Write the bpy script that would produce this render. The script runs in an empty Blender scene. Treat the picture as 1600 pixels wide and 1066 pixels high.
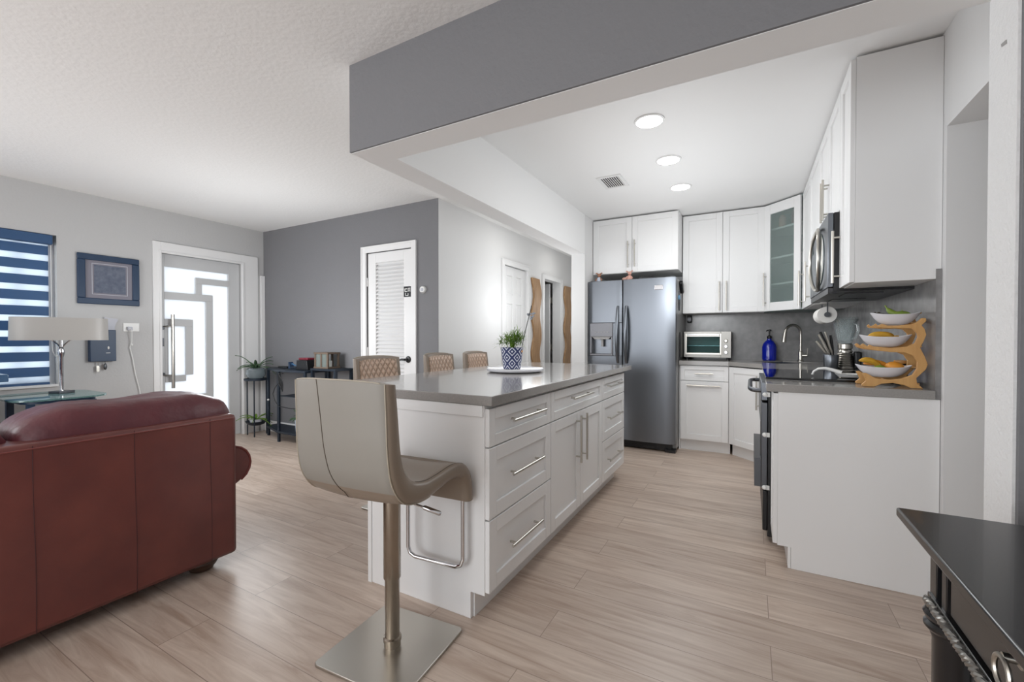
import bpy, bmesh, math, random
from mathutils import Matrix, Vector
random.seed(7)
PI = math.pi
S = bpy.context.scene
COL = S.collection

# ------------------------------------------------------------------ camera
cam_d = bpy.data.cameras.new('camera')
cam_d.sensor_width = 36.0
cam_d.lens = 679.3 / 1600 * 36.0
cam_d.shift_y = 3.3 / 1600
cam_d.clip_start = 0.02
cam = bpy.data.objects.new('camera', cam_d)
COL.objects.link(cam)
cam.location = (0, 0, 1.14)
cam.rotation_euler = (math.radians(90 - 0.66), 0, math.radians(28.81))
S.camera = cam

# ------------------------------------------------------------------ world, exposure
w = bpy.data.worlds.new('world')
S.world = w
w.use_nodes = True
bg = w.node_tree.nodes['Background']
bg.inputs['Color'].default_value = (0.93, 0.96, 1.0, 1)
bg.inputs['Strength'].default_value = 1.7
S.view_settings.view_transform = 'Standard'
S.view_settings.look = 'None'
S.view_settings.gamma = 1
S.view_settings.use_curve_mapping = False
S.view_settings.exposure = 0.22
S.cycles.max_bounces = 10
S.cycles.diffuse_bounces = 6
S.cycles.caustics_reflective = False
S.cycles.caustics_refractive = False
S.cycles.sample_clamp_indirect = 6


def area(name, loc, rot, sx, sy, power, color=(1, 1, 1)):
    d = bpy.data.lights.new(name, 'AREA')
    d.shape = 'RECTANGLE'
    d.size = sx
    d.size_y = sy
    d.energy = power
    d.color = color
    o = bpy.data.objects.new(name, d)
    o.location = loc
    o.rotation_euler = rot
    COL.objects.link(o)
    return o


# added area lights at the unseen openings, to brighten the rooms evenly
area('fill_rear', (-2.4, -3.62, 1.25), (PI / 2, 0, 0), 4.4, 2.1, 62, (0.96, 0.98, 1.0))
area('fill_side', (-5.42, -1.6, 1.25), (PI / 2, 0, -PI / 2), 1.9, 1.9, 25, (0.93, 0.97, 1.0))


# ------------------------------------------------------------------ materials
def lin(c):
    return tuple(((v / 255) / 12.92 if v / 255 <= 0.04045 else (((v / 255) + 0.055) / 1.055) ** 2.4) for v in c)


def M(name, rgb, rough=0.5, metal=0.0, bump=None, var=None, coat=0.0, spec=None, trans=0.0, emit=None, ior=None, aniso=0.0,
      stretch=None):
    """procedural material; bump=(scale, strength, distance), var=(scale, amount, rgb2)"""
    m = bpy.data.materials.new(name)
    m.use_nodes = True
    nt = m.node_tree
    b = nt.nodes['Principled BSDF']
    c = lin(rgb) + (1,)
    b.inputs['Base Color'].default_value = c
    b.inputs['Roughness'].default_value = rough
    b.inputs['Metallic'].default_value = metal
    b.inputs['Coat Weight'].default_value = coat
    b.inputs['Transmission Weight'].default_value = trans
    if ior: b.inputs['IOR'].default_value = ior
    if spec is not None: b.inputs['Specular IOR Level'].default_value = spec
    if emit:
        b.inputs['Emission Color'].default_value = lin(emit[0]) + (1,)
        b.inputs['Emission Strength'].default_value = emit[1]
    tc = nt.nodes.new('ShaderNodeTexCoord')
    src = tc.outputs['Object']
    if stretch:
        mp = nt.nodes.new('ShaderNodeMapping')
        mp.inputs['Scale'].default_value = stretch
        nt.links.new(src, mp.inputs['Vector'])
        src = mp.outputs['Vector']
    if var:
        n = nt.nodes.new('ShaderNodeTexNoise')
        n.inputs['Scale'].default_value = var[0]
        n.inputs['Detail'].default_value = 4
        nt.links.new(src, n.inputs['Vector'])
        r = nt.nodes.new('ShaderNodeMapRange')
        r.inputs['From Min'].default_value = 0.3
        r.inputs['From Max'].default_value = 0.7
        r.inputs['To Max'].default_value = var[1]
        nt.links.new(n.outputs['Fac'], r.inputs['Value'])
        mx = nt.nodes.new('ShaderNodeMix')
        mx.data_type = 'RGBA'
        mx.inputs[6].default_value = c
        mx.inputs[7].default_value = lin(var[2]) + (1,)
        nt.links.new(r.outputs['Result'], mx.inputs[0])
        nt.links.new(mx.outputs[2], b.inputs['Base Color'])
    if bump:
        n = nt.nodes.new('ShaderNodeTexNoise')
        n.inputs['Scale'].default_value = bump[0]
        n.inputs['Detail'].default_value = 3
        nt.links.new(src, n.inputs['Vector'])
        bp = nt.nodes.new('ShaderNodeBump')
        bp.inputs['Strength'].default_value = bump[1]
        bp.inputs['Distance'].default_value = bump[2]
        nt.links.new(n.outputs['Fac'], bp.inputs['Height'])
        nt.links.new(bp.outputs['Normal'], b.inputs['Normal'])
    return m


def mat_floor():
    m = bpy.data.materials.new('wood plank floor')
    m.use_nodes = True
    nt = m.node_tree
    N, L = nt.nodes, nt.links
    b = N['Principled BSDF']
    tc = N.new('ShaderNodeTexCoord')
    br = N.new('ShaderNodeTexBrick')
    br.offset = 0.37
    br.offset_frequency = 2
    br.inputs['Scale'].default_value = 1
    br.inputs['Brick Width'].default_value = 1.22
    br.inputs['Row Height'].default_value = 0.182
    br.inputs['Mortar Size'].default_value = 0.0016
    br.inputs['Mortar Smooth'].default_value = 0.3
    br.inputs['Color1'].default_value = (0, 0, 0, 1)
    br.inputs['Color2'].default_value = (1, 1, 1, 1)
    br.inputs['Mortar'].default_value = (0.5, 0.5, 0.5, 1)
    L.new(tc.outputs['Object'], br.inputs['Vector'])
    # offset grain per plank
    add = N.new('ShaderNodeVectorMath')
    add.operation = 'ADD'
    sc = N.new('ShaderNodeVectorMath')
    sc.operation = 'SCALE'
    sc.inputs['Scale'].default_value = 7.3
    L.new(br.outputs['Color'], sc.inputs[0])
    L.new(tc.outputs['Object'], add.inputs[0])
    L.new(sc.outputs[0], add.inputs[1])
    mp = N.new('ShaderNodeMapping')
    mp.inputs['Scale'].default_value = (2.2, 24, 1)
    L.new(add.outputs[0], mp.inputs['Vector'])
    n1 = N.new('ShaderNodeTexNoise')
    n1.inputs['Scale'].default_value = 1.0
    n1.inputs['Detail'].default_value = 6
    n1.inputs['Roughness'].default_value = 0.62
    n1.inputs['Distortion'].default_value = 0.9
    L.new(mp.outputs[0], n1.inputs['Vector'])
    cr = N.new('ShaderNodeValToRGB')
    e = cr.color_ramp.elements
    e[0].position = 0.28
    e[0].color = lin((168, 146, 130)) + (1,)
    e[1].position = 0.70
    e[1].color = lin((208, 192, 178)) + (1,)
    k = cr.color_ramp.elements.new(0.5)
    k.color = lin((192, 174, 160)) + (1,)
    L.new(n1.outputs['Fac'], cr.inputs[0])
    # plank tone
    mx = N.new('ShaderNodeMix')
    mx.data_type = 'RGBA'
    mx.blend_type = 'MULTIPLY'
    mx.inputs[0].default_value = 1
    tone = N.new('ShaderNodeMix')
    tone.data_type = 'RGBA'
    tone.inputs[6].default_value = (0.90, 0.89, 0.885, 1)
    tone.inputs[7].default_value = (1.05, 1.05, 1.05, 1)
    L.new(br.outputs['Color'], tone.inputs[0])
    L.new(cr.outputs[0], mx.inputs[6])
    L.new(tone.outputs[2], mx.inputs[7])
    mo = N.new('ShaderNodeMix')
    mo.data_type = 'RGBA'
    mo.inputs[7].default_value = lin((146, 128, 115)) + (1,)
    L.new(br.outputs['Fac'], mo.inputs[0])
    L.new(mx.outputs[2], mo.inputs[6])
    L.new(mo.outputs[2], b.inputs['Base Color'])
    b.inputs['Roughness'].default_value = 0.36
    bp = N.new('ShaderNodeBump')
    bp.inputs['Strength'].default_value = 0.12
    bp.inputs['Distance'].default_value = 0.002
    L.new(n1.outputs['Fac'], bp.inputs['Height'])
    L.new(bp.outputs[0], b.inputs['Normal'])
    return m


def mat_pot():
    """white ceramic with an indigo lattice pattern"""
    m = bpy.data.materials.new('patterned ceramic')
    m.use_nodes = True
    nt = m.node_tree
    N, L = nt.nodes, nt.links
    b = N['Principled BSDF']
    b.inputs['Roughness'].default_value = 0.3
    tc = N.new('ShaderNodeTexCoord')
    sx = N.new('ShaderNodeSeparateXYZ')
    L.new(tc.outputs['Object'], sx.inputs[0])

    def mth(op, a, bb=None):
        n = N.new('ShaderNodeMath')
        n.operation = op
        for i, v in enumerate((a, bb)):
            if v is None: continue
            if isinstance(v, (int, float)): n.inputs[i].default_value = v
            else: L.new(v, n.inputs[i])
        return n.outputs[0]
    ang = mth('ARCTAN2', sx.outputs[1], sx.outputs[0])
    u = mth('MULTIPLY', ang, 6 / (2 * PI))
    v = mth('MULTIPLY', sx.outputs[2], 1 / 0.08)
    p = mth('ABSOLUTE', mth('SUBTRACT', mth('FRACT', mth('ADD', u, v)), 0.5))
    q = mth('ABSOLUTE', mth('SUBTRACT', mth('FRACT', mth('SUBTRACT', mth('ADD', u, 20), v)), 0.5))
    mn = mth('MAXIMUM', p, q)
    band = mth('FRACT', mth('MULTIPLY', mn, 3.6))
    f = mth('GREATER_THAN', band, 0.34)
    mx = N.new('ShaderNodeMix')
    mx.data_type = 'RGBA'
    mx.inputs[6].default_value = lin((226, 228, 234)) + (1,)
    mx.inputs[7].default_value = lin((52, 62, 104)) + (1,)
    L.new(f, mx.inputs[0])
    L.new(mx.outputs[2], b.inputs['Base Color'])
    return m


def mat_quilt():
    m = bpy.data.materials.new('quilted tan leather')
    m.use_nodes = True
    nt = m.node_tree
    N, L = nt.nodes, nt.links
    b = N['Principled BSDF']
    b.inputs['Base Color'].default_value = lin((184, 152, 128)) + (1,)
    b.inputs['Roughness'].default_value = 0.42
    tc = N.new('ShaderNodeTexCoord')
    sx = N.new('ShaderNodeSeparateXYZ')
    L.new(tc.outputs['Object'], sx.inputs[0])

    def mth(op, a, bb=None):
        n = N.new('ShaderNodeMath')
        n.operation = op
        for i, v in enumerate((a, bb)):
            if v is None: continue
            if isinstance(v, (int, float)): n.inputs[i].default_value = v
            else: L.new(v, n.inputs[i])
        return n.outputs[0]
    u = mth('MULTIPLY', sx.outputs[0], 22)
    v = mth('MULTIPLY', sx.outputs[2], 15)
    p = mth('ABSOLUTE', mth('SINE', mth('MULTIPLY', mth('ADD', u, v), PI)))
    q = mth('ABSOLUTE', mth('SINE', mth('MULTIPLY', mth('SUBTRACT', u, v), PI)))
    h = mth('POWER', mth('MINIMUM', p, q), 0.4)
    bp = N.new('ShaderNodeBump')
    bp.inputs['Strength'].default_value = 0.9
    bp.inputs['Distance'].default_value = 0.012
    L.new(h, bp.inputs['Height'])
    L.new(bp.outputs[0], b.inputs['Normal'])
    mx = N.new('ShaderNodeMix')
    mx.data_type = 'RGBA'
    mx.inputs[6].default_value = lin((164, 138, 118)) + (1,)
    mx.inputs[7].default_value = lin((196, 168, 148)) + (1,)
    L.new(h, mx.inputs[0])
    L.new(mx.outputs[2], b.inputs['Base Color'])
    return m


def mat_glass(name, rgb, gloss=0.12, rough=0.03, diff=0.0, drgb=None):
    """thin pane: transparent with a glossy share, optional milky diffuse share"""
    m = bpy.data.materials.new(name)
    m.use_nodes = True
    nt = m.node_tree
    N, L = nt.nodes, nt.links
    out = N['Material Output']
    N.remove(N['Principled BSDF'])
    t = N.new('ShaderNodeBsdfTransparent')
    t.inputs['Color'].default_value = lin(rgb) + (1,)
    g = N.new('ShaderNodeBsdfGlossy')
    g.inputs['Roughness'].default_value = rough
    lw = N.new('ShaderNodeLayerWeight')
    lw.inputs['Blend'].default_value = gloss
    mx = N.new('ShaderNodeMixShader')
    L.new(lw.outputs['Facing'], mx.inputs[0])
    L.new(t.outputs[0], mx.inputs[1])
    L.new(g.outputs[0], mx.inputs[2])
    last = mx
    if diff:
        d = N.new('ShaderNodeBsdfDiffuse')
        d.inputs['Color'].default_value = lin(drgb or rgb) + (1,)
        m2 = N.new('ShaderNodeMixShader')
        m2.inputs[0].default_value = diff
        L.new(mx.outputs[0], m2.inputs[1])
        L.new(d.outputs[0], m2.inputs[2])
        last = m2
    L.new(last.outputs[0], out.inputs['Surface'])
    return m


def mat_translucent(name, rgb, mixf=0.85):
    m = bpy.data.materials.new(name)
    m.use_nodes = True
    nt = m.node_tree
    N, L = nt.nodes, nt.links
    out = N['Material Output']
    b = N['Principled BSDF']
    b.inputs['Base Color'].default_value = lin(rgb) + (1,)
    b.inputs['Roughness'].default_value = 0.4
    t = N.new('ShaderNodeBsdfTranslucent')
    t.inputs['Color'].default_value = lin(rgb) + (1,)
    mx = N.new('ShaderNodeMixShader')
    mx.inputs[0].default_value = mixf
    L.new(b.outputs[0], mx.inputs[1])
    L.new(t.outputs[0], mx.inputs[2])
    L.new(mx.outputs[0], out.inputs['Surface'])
    return m


WALL = M('white textured plaster', (188, 188, 188), 0.8, bump=(55, 0.35, 0.004))
WALLS = M('smooth white wall paint', (222, 222, 222), 0.7, bump=(20, 0.1, 0.003))
ROUGHW = M('rough white stucco', (226, 226, 226), 0.85, bump=(90, 0.6, 0.006))
CEIL = M('knockdown ceiling paint', (236, 236, 235), 0.85, bump=(38, 0.4, 0.005))
KCEIL = M('smooth ceiling paint', (236, 236, 236), 0.75, bump=(3.5, 0.12, 0.008))
GREY = M('grey wall paint', (119, 119, 122), 0.7, bump=(60, 0.45, 0.004))
TRIM = M('white trim paint', (228, 228, 228), 0.45)
CAB = M('white cabinet lacquer', (232, 232, 232), 0.38)
CABIN = M('grey green cabinet interior', (136, 150, 148), 0.5)
QUARTZ = M('grey quartz worktop', (154, 151, 148), 0.14, var=(160, 0.6, (138, 136, 134)), coat=0.2)
SPLASH = M('grey stone backsplash', (146, 145, 144), 0.2, var=(14, 0.8, (116, 115, 116)))
STEEL = M('brushed stainless steel', (118, 122, 128), 0.32, 1.0, bump=(1, 0.08, 0.001), stretch=(4, 4, 400))
STEELD = M('dark steel', (96, 98, 102), 0.35, 1.0)
NICKEL = M('brushed nickel', (196, 192, 184), 0.28, 1.0)
CHROME = M('polished chrome', (205, 205, 208), 0.08, 1.0)
BLACK = M('black plastic', (18, 19, 22), 0.35)
BLACKM = M('black metal', (32, 42, 54), 0.45, 0.3)
GLASSB = M('black glass', (10, 11, 14), 0.04, coat=0.6)
LEATHER = M('burgundy leather', (112, 59, 53), 0.30, bump=(120, 0.12, 0.002), var=(5, 0.7, (84, 42, 42)), coat=0.1)
LEATHERC = M('burgundy cushion leather', (98, 44, 50), 0.42, bump=(14, 0.35, 0.02), var=(7, 0.6, (70, 34, 44)), coat=0.03)
SEAM = M('leather piping', (120, 62, 58), 0.4)
STITCH = M('dark stitching', (66, 28, 30), 0.6)
TAUPE = M('taupe leather', (142, 138, 131), 0.4, bump=(150, 0.1, 0.001))
TAUPE2 = M('warm taupe leather', (134, 120, 106), 0.36, bump=(150, 0.1, 0.001))
TAUPED = M('taupe stitching', (74, 62, 50), 0.6)
TAUPEL = M('light taupe piping', (168, 158, 142), 0.45)
QUILT = mat_quilt()
DWOOD = M('dark turned wood', (66, 48, 38), 0.35, bump=(20, 0.1, 0.002))
BWOOD = M('black stained wood', (24, 24, 26), 0.26, var=(6, 0.5, (38, 34, 32)), coat=0.15, stretch=(1, 6, 1))
ROPE = M('pewter rope', (158, 156, 152), 0.28, 0.9)
BAMBOO = M('bamboo', (206, 160, 100), 0.45, var=(1, 0.7, (184, 134, 78)), stretch=(60, 60, 3))
LIVEW = M('live edge wood', (176, 142, 104), 0.5, var=(6, 0.9, (140, 104, 70)), stretch=(8, 8, 1))
WHITEC = M('white ceramic', (222, 222, 228), 0.22, coat=0.3)
POT = mat_pot()
GREEN = M('green foliage', (66, 112, 30), 0.5, var=(40, 0.8, (140, 170, 60)))
GREEND = M('dark green foliage', (52, 80, 58), 0.5, var=(20, 0.7, (92, 122, 84)))
BANANA = M('ripe banana skin', (214, 166, 52), 0.5, var=(30, 0.5, (150, 110, 36)))
BANG = M('green banana skin', (108, 134, 48), 0.5, var=(20, 0.5, (150, 160, 60)))
MANGO = M('orange mango skin', (216, 136, 48), 0.45, var=(12, 0.7, (220, 170, 60)))
SOIL = M('potting soil', (52, 40, 32), 0.9, bump=(60, 0.6, 0.01))
BLUEG = M('cobalt blue glass', (18, 40, 190), 0.08, trans=0.35, coat=0.4)
CLEAR = mat_glass('clear glass', (252, 254, 254), 0.3, diff=0.18, drgb=(215, 228, 230))
PANE = mat_glass('window pane', (245, 250, 250), 0.1)
TGLASS = mat_glass('greenish tempered glass', (170, 205, 200), 0.35, diff=0.25, drgb=(150, 190, 190))
FROST = mat_glass('frosted cabinet glass', (236, 242, 240), 0.1, 0.15, diff=0.24, drgb=(170, 184, 182))
DOORG = mat_translucent('frosted door glass', (236, 238, 240), 0.9)
SHEER = mat_translucent('sheer blind band', (244, 248, 255), 0.95)
OPAQUE = mat_translucent('blind band with backlight blue', (82, 118, 160), 0.45)  # blue cast of the backlight put into the opaque bands' colour
BLINDH = M('blind cassette with flare blue', (44, 78, 118), 0.5)  # blue of the window flare put into the cassette colour
NAVYVEIL = M('navy paint and blue flare tint', (30, 54, 82), 0.45)  # navy frame; on key box and lamp table, window flare put into colour
MATB = M('grey mat board', (128, 126, 136), 0.8)
PRINT = M('engraved print paper', (84, 92, 110), 0.8, var=(30, 0.8, (112, 118, 132)))
PAPER = M('grey paper', (190, 192, 200), 0.8)
SHADE = mat_translucent('linen lampshade', (184, 181, 177), 0.25)
DOORPAINT = M('grey painted metal door', (196, 197, 198), 0.5)
WHITEP = M('white plastic', (228, 228, 226), 0.4)
RED = M('dark red plastic', (112, 30, 46), 0.4)
WEATH = M('weathered wood', (110, 94, 80), 0.7, var=(20, 0.8, (84, 70, 60)), stretch=(3, 3, 20))
CANDLE = mat_glass('pale lantern glass', (200, 210, 206), 0.2, diff=0.4, drgb=(150, 160, 156))
LAMPON = M('lit LED diffuser', (255, 255, 255), 0.5, emit=((255, 252, 246), 22.0))
FIGB = M('brown figurine ceramic', (160, 112, 86), 0.4)
FIGW = M('pale blue figurine ceramic', (198, 206, 220), 0.4)
FIGP = M('pink figurine ceramic', (206, 160, 146), 0.4)
SMARK = M('small dark print', (70, 70, 74), 0.6)
FLOOR = mat_floor()
VENTSHADE = M('painted vent shade', (60, 60, 62), 0.9)


# ------------------------------------------------------------------ mesh building
OFF = {}


class Mb:
    def __init__(s, xf=None):
        s.bm = bmesh.new()
        s.xf = xf or Matrix.Identity(4)
        s.mi = 0

    def V(s, p):
        return s.bm.verts.new(s.xf @ Vector(p))

    def F(s, vs, smooth=False):
        try:
            f = s.bm.faces.new(vs)
            f.material_index = s.mi
            return f
        except ValueError:
            return None

    def box(s, x0, x1, y0, y1, z0, z1):
        if x0 > x1: x0, x1 = x1, x0
        if y0 > y1: y0, y1 = y1, y0
        if z0 > z1: z0, z1 = z1, z0
        v = [s.V((x, y, z)) for x in (x0, x1) for y in (y0, y1) for z in (z0, z1)]
        for q in ((0, 1, 3, 2), (4, 6, 7, 5), (0, 4, 5, 1), (2, 3, 7, 6), (0, 2, 6, 4), (1, 5, 7, 3)):
            s.F([v[i] for i in q])
        return s

    def prism(s, pts, axis, a, b):
        """extrude 2D polygon along axis ('x': pts=(y,z), 'y': pts=(x,z), 'z': pts=(x,y))"""
        def P(p, t):
            return {'x': (t, p[0], p[1]), 'y': (p[0], t, p[1]), 'z': (p[0], p[1], t)}[axis]
        A = [s.V(P(p, a)) for p in pts]
        B = [s.V(P(p, b)) for p in pts]
        n = len(pts)
        s.F(A[::-1])
        s.F(B)
        for i in range(n):
            s.F([A[i], A[(i + 1) % n], B[(i + 1) % n], B[i]])
        return s

    def lathe(s, prof, c=(0, 0, 0), seg=24, axis='z', cap=True, sx=1, sy=1):
        """prof = [(r, h)...] around axis through c"""
        rings = []
        for r, h in prof:
            ring = []
            for i in range(seg):
                a = 2 * PI * i / seg
                u, v = r * math.cos(a) * sx, r * math.sin(a) * sy
                p = {'z': (u, v, h), 'x': (h, u, v), 'y': (v, h, u)}[axis]
                ring.append(s.V((c[0] + p[0], c[1] + p[1], c[2] + p[2])))
            rings.append(ring)
        for k in range(len(rings) - 1):
            A, B = rings[k], rings[k + 1]
            for i in range(seg):
                j = (i + 1) % seg
                s.F([A[i], A[j], B[j], B[i]])
        if cap:
            s.F(rings[0][::-1])
            s.F(rings[-1])
        return s

    def tube(s, pts, r, seg=8, closed=False, caps=True):
        pts = [Vector(p) for p in pts]
        n = len(pts)
        rr = r if isinstance(r, (list, tuple)) else [r] * n
        rings = []
        up = None
        for i in range(n):
            if closed:
                t = pts[(i + 1) % n] - pts[i - 1]
            else:
                t = pts[min(i + 1, n - 1)] - pts[max(i - 1, 0)]
            t.normalize()
            if up is None:
                up = Vector((0, 0, 1)) if abs(t.z) < 0.9 else Vector((1, 0, 0))
            u = up - t * up.dot(t)
            if u.length < 1e-5:
                u = Vector((0, 1, 0)) - t * t.y
            u.normalize()
            v = t.cross(u)
            up = u
            rings.append([s.V(pts[i] + (u * math.cos(a) + v * math.sin(a)) * rr[i]) for a in [2 * PI * k / seg for k in range(seg)]])
        m = n if closed else n - 1
        for k in range(m):
            A, B = rings[k], rings[(k + 1) % n]
            for i in range(seg):
                j = (i + 1) % seg
                s.F([A[i], B[i], B[j], A[j]])
        if caps and not closed:
            s.F(rings[0])
            s.F(rings[-1][::-1])
        return s

    def cyl(s, a, b, r, seg=16, r2=None):
        return s.tube([a, b], [r, r if r2 is None else r2], seg)

    def ball(s, c, r, sx=1, sy=1, sz=1, seg=16):
        n = seg // 2
        prof = [(max(1e-4, math.sin(PI * i / n)) * r, -math.cos(PI * i / n) * r * sz) for i in range(n + 1)]
        return s.lathe(prof, c, seg, sx=sx, sy=sy, cap=False)

    def grid(s, fn, nu, nv, cu=False):
        """surface from fn(i,j) -> point"""
        g = [[s.V(fn(i, j)) for j in range(nv)] for i in range(nu)]
        for i in range(nu - 1 + (1 if cu else 0)):
            for j in range(nv - 1):
                s.F([g[i][j], g[(i + 1) % nu][j], g[(i + 1) % nu][j + 1], g[i][j + 1]])
        return g

    def build(s, name, mats, parent=None, bevel=0, smooth=True, sub=0, solid=0, ang=35):
        bm = s.bm
        bmesh.ops.recalc_face_normals(bm, faces=bm.faces)
        if parent is not None:
            off = OFF[parent.name]
        else:
            xs = [v.co.x for v in bm.verts]; ys = [v.co.y for v in bm.verts]; zs = [v.co.z for v in bm.verts]
            off = Vector(((min(xs) + max(xs)) / 2, (min(ys) + max(ys)) / 2, min(zs)))
        bmesh.ops.translate(bm, verts=bm.verts, vec=-off)
        me = bpy.data.meshes.new(name)
        bm.to_mesh(me)
        bm.free()
        for m in (mats if isinstance(mats, (list, tuple)) else [mats]):
            me.materials.append(m)
        if smooth:
            me.polygons.foreach_set('use_smooth', [True] * len(me.polygons))
            me.set_sharp_from_angle(angle=math.radians(ang))
        o = bpy.data.objects.new(name, me)
        COL.objects.link(o)
        if parent is not None:
            o.parent = parent
        else:
            o.location = off
        OFF[o.name] = off.copy()
        if solid:
            md = o.modifiers.new('solid', 'SOLIDIFY')
            md.thickness = solid
            md.offset = 0
        if bevel:
            md = o.modifiers.new('bevel', 'BEVEL')
            md.width = bevel
            md.segments = 2
            md.limit_method = 'ANGLE'
            md.angle_limit = math.radians(40)
        if sub:
            md = o.modifiers.new('sub', 'SUBSURF')
            md.levels = sub
            md.render_levels = sub
        return o


def tag(o, label, cat, group=None):
    o['label'] = label
    o['category'] = cat
    if group: o['group'] = group
    return o


def thing(name, label, cat, loc=(0, 0, 0), group=None):
    o = bpy.data.objects.new(name, None)
    o.empty_display_size = 0.1
    COL.objects.link(o)
    o.location = loc
    OFF[o.name] = Vector(loc)
    return tag(o, label, cat, group)


def struct(o):
    o['kind'] = 'structure'
    return o


KIDS = {}


def copy_tree(src, loc, rotz=0, label=None, group=None):
    def rec(o, par):
        c = o.copy()
        COL.objects.link(c)
        c.parent = par
        for ch in [x for x in list(COL.objects) if x.parent == o]:
            rec(ch, c)
        return c
    r = rec(src, None)
    r.location = loc
    r.rotation_euler = (0, 0, rotz)
    if label: r['label'] = label
    if group: r['group'] = group
    return r


def face_xf(p, rot):
    return Matrix.Translation(Vector(p)) @ Matrix.Rotation(math.radians(rot), 4, 'Z')


# ------------------------------------------------------------------ room shell
CZ = 2.45
XL = -5.29       # window wall
YG = 3.24        # grey wall
XH = -2.57       # hall wall
XR = 0.72        # kitchen right wall
YB = 5.30        # kitchen back wall
YR = -3.5        # rear wall

struct(Mb().box(XL - 0.15, 1.6, YR - 0.15, 7.0, -0.1, 0).build('floor', FLOOR))
struct(Mb().box(XL - 0.15, 1.6, YR - 0.15, 1.54, CZ, CZ + 0.1).box(XL - 0.15, -1.62, 1.54, 7.0, CZ, CZ + 0.1).build('ceiling', CEIL))
struct(Mb().box(-1.62, 1.6, 1.54, 7.0, CZ, CZ + 0.1).build('ceiling_kitchen', KCEIL))

# window wall (left): window y .1..1.41 z .74..2.03 ; door y 2.165..2.972 z 0..2.015 ; rear side window y -2.6..-.6
WT = 0.15
wb = Mb()
X0, X1 = XL - WT, XL
wy = [(YR - 0.15, -2.6), (-0.6, 0.10), (1.41, 2.165), (2.972, 7.0)]
for a, b in wy: wb.box(X0, X1, a, b, 0, CZ)
wb.box(X0, X1, -2.6, -0.6, 0, 0.3).box(X0, X1, -2.6, -0.6, 2.2, CZ)
wb.box(X0, X1, 0.10, 1.41, 0, 0.74).box(X0, X1, 0.10, 1.41, 2.03, CZ)
wb.box(X0, X1, 2.165, 2.972, 2.015, CZ)
struct(wb.build('wall_left', WALL, smooth=False))
# rear wall with wide opening
rb = Mb()
rb.box(XL, -4.7, YR - WT, YR, 0, CZ).box(-0.1, XR + 0.15, YR - WT, YR, 0, CZ).box(-4.7, -0.1, YR - WT, YR, 2.3, CZ).box(-4.7, -0.1, YR - WT, YR, 0, 0.2)
struct(rb.build('wall_rear', WALL, smooth=False))
# right wall of living room (grey) and front stub
struct(Mb().box(XR, XR + 0.15, YR, 1.485, 0, CZ).build('wall_right', WALL, smooth=False))
# jamb pier between living room and kitchen: grey on the living side, white stucco jamb
pm = Mb()
pm.box(0.55, XR + 0.15, 1.488, 1.63, 0, CZ)
pm.mi = 1
pm.box(0.556, XR, 1.475, 1.488, 0, CZ)
struct(pm.build('wall_pier', [ROUGHW, GREY], smooth=False))
# header + beam
HB = 2.03
hm = Mb()
hm.box(-1.70, 0.55, 1.478, 1.63, HB + 0.002, CZ)
hm.box(-1.70, -1.55, 1.63, 4.42, HB + 0.002, CZ)
hm.mi = 1
hm.box(-1.70, 0.556, 1.468, 1.478, HB + 0.004, CZ)
struct(hm.build('trim_1', [KCEIL, GREY], smooth=False))
# pier at the end of beam, and back wall
struct(Mb().box(-1.70, -1.55, 4.42, YB + 0.15, 0, CZ).build('wall_fridge_side', WALLS, smooth=False))
struct(Mb().box(-1.70, XR + 0.15, YB, YB + 0.15, 0, CZ).build('wall_back', WALLS, smooth=False))
# kitchen right wall with doorway niche y 1.66..2.502, z<2.035
km = Mb()
km.box(XR, XR + 0.16, 2.502, YB, 0, CZ).box(XR, XR + 0.16, 1.63, 2.502, 2.035, CZ)
km.box(XR + 0.16, XR + 0.9, 2.502, 2.60, 0, CZ).box(XR + 0.8, XR + 0.9, 1.55, 2.502, 0, CZ).box(XR + 0.15, XR + 0.9, 1.45, 1.55, 0, CZ)
struct(km.build('wall_kitchen_right', WALLS, smooth=False))
# grey wall with closet door y plane; opening x -3.496..-2.896
gm = Mb()
gm.box(XL, -3.51, YG, YG + 0.12, 0, CZ).box(-2.885, XH - 0.12, YG, YG + 0.12, 0, CZ).box(XH - 0.12, XH - 0.0005, YG, YG + 0.004, 0, CZ).box(-3.51, -2.885, YG, YG + 0.12, 2.025, CZ)
struct(gm.build('wall_grey', GREY, smooth=False))
# hall wall x=-2.57, y 3.24.. ; door1 y 4.46..5.06 ; door2 y 5.59..6.18
d1 = (4.47, 5.07)
d2 = (5.60, 6.19)
hw = Mb()
hw.box(XH - 0.12, XH, YG + 0.0045, d1[0], 0, CZ).box(XH - 0.12, XH, d1[1], d2[0], 0, CZ).box(XH - 0.12, XH, d2[1], 6.8, 0, CZ)
hw.box(XH - 0.12, XH, d1[0], d1[1], 2.02, CZ).box(XH - 0.12, XH, d2[0], d2[1], 1.985, CZ)
struct(hw.build('wall_hall', WALLS, smooth=False))
struct(Mb().box(XL, -1.55, 6.8, 6.95, 0, CZ).build('wall_hall_end', WALLS, smooth=False))
struct(Mb().box(-1.70, -1.55, YB + 0.15, 6.8, 0, CZ).build('wall_hall_right', WALLS, smooth=False))
# baseboards
struct(Mb().box(XL + 0.001, -3.58, YG - 0.014, YG, 0, 0.13).build('baseboard_grey_wall', TRIM, bevel=0.003))
struct(Mb().box(XH, XH + 0.014, YG, d1[0] - 0.07, 0, 0.13).build('baseboard_hall', TRIM, bevel=0.003))
struct(Mb().box(XL, XL + 0.014, -0.55, 2.09, 0, 0.13).build('baseboard_left', TRIM, bevel=0.003))

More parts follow.
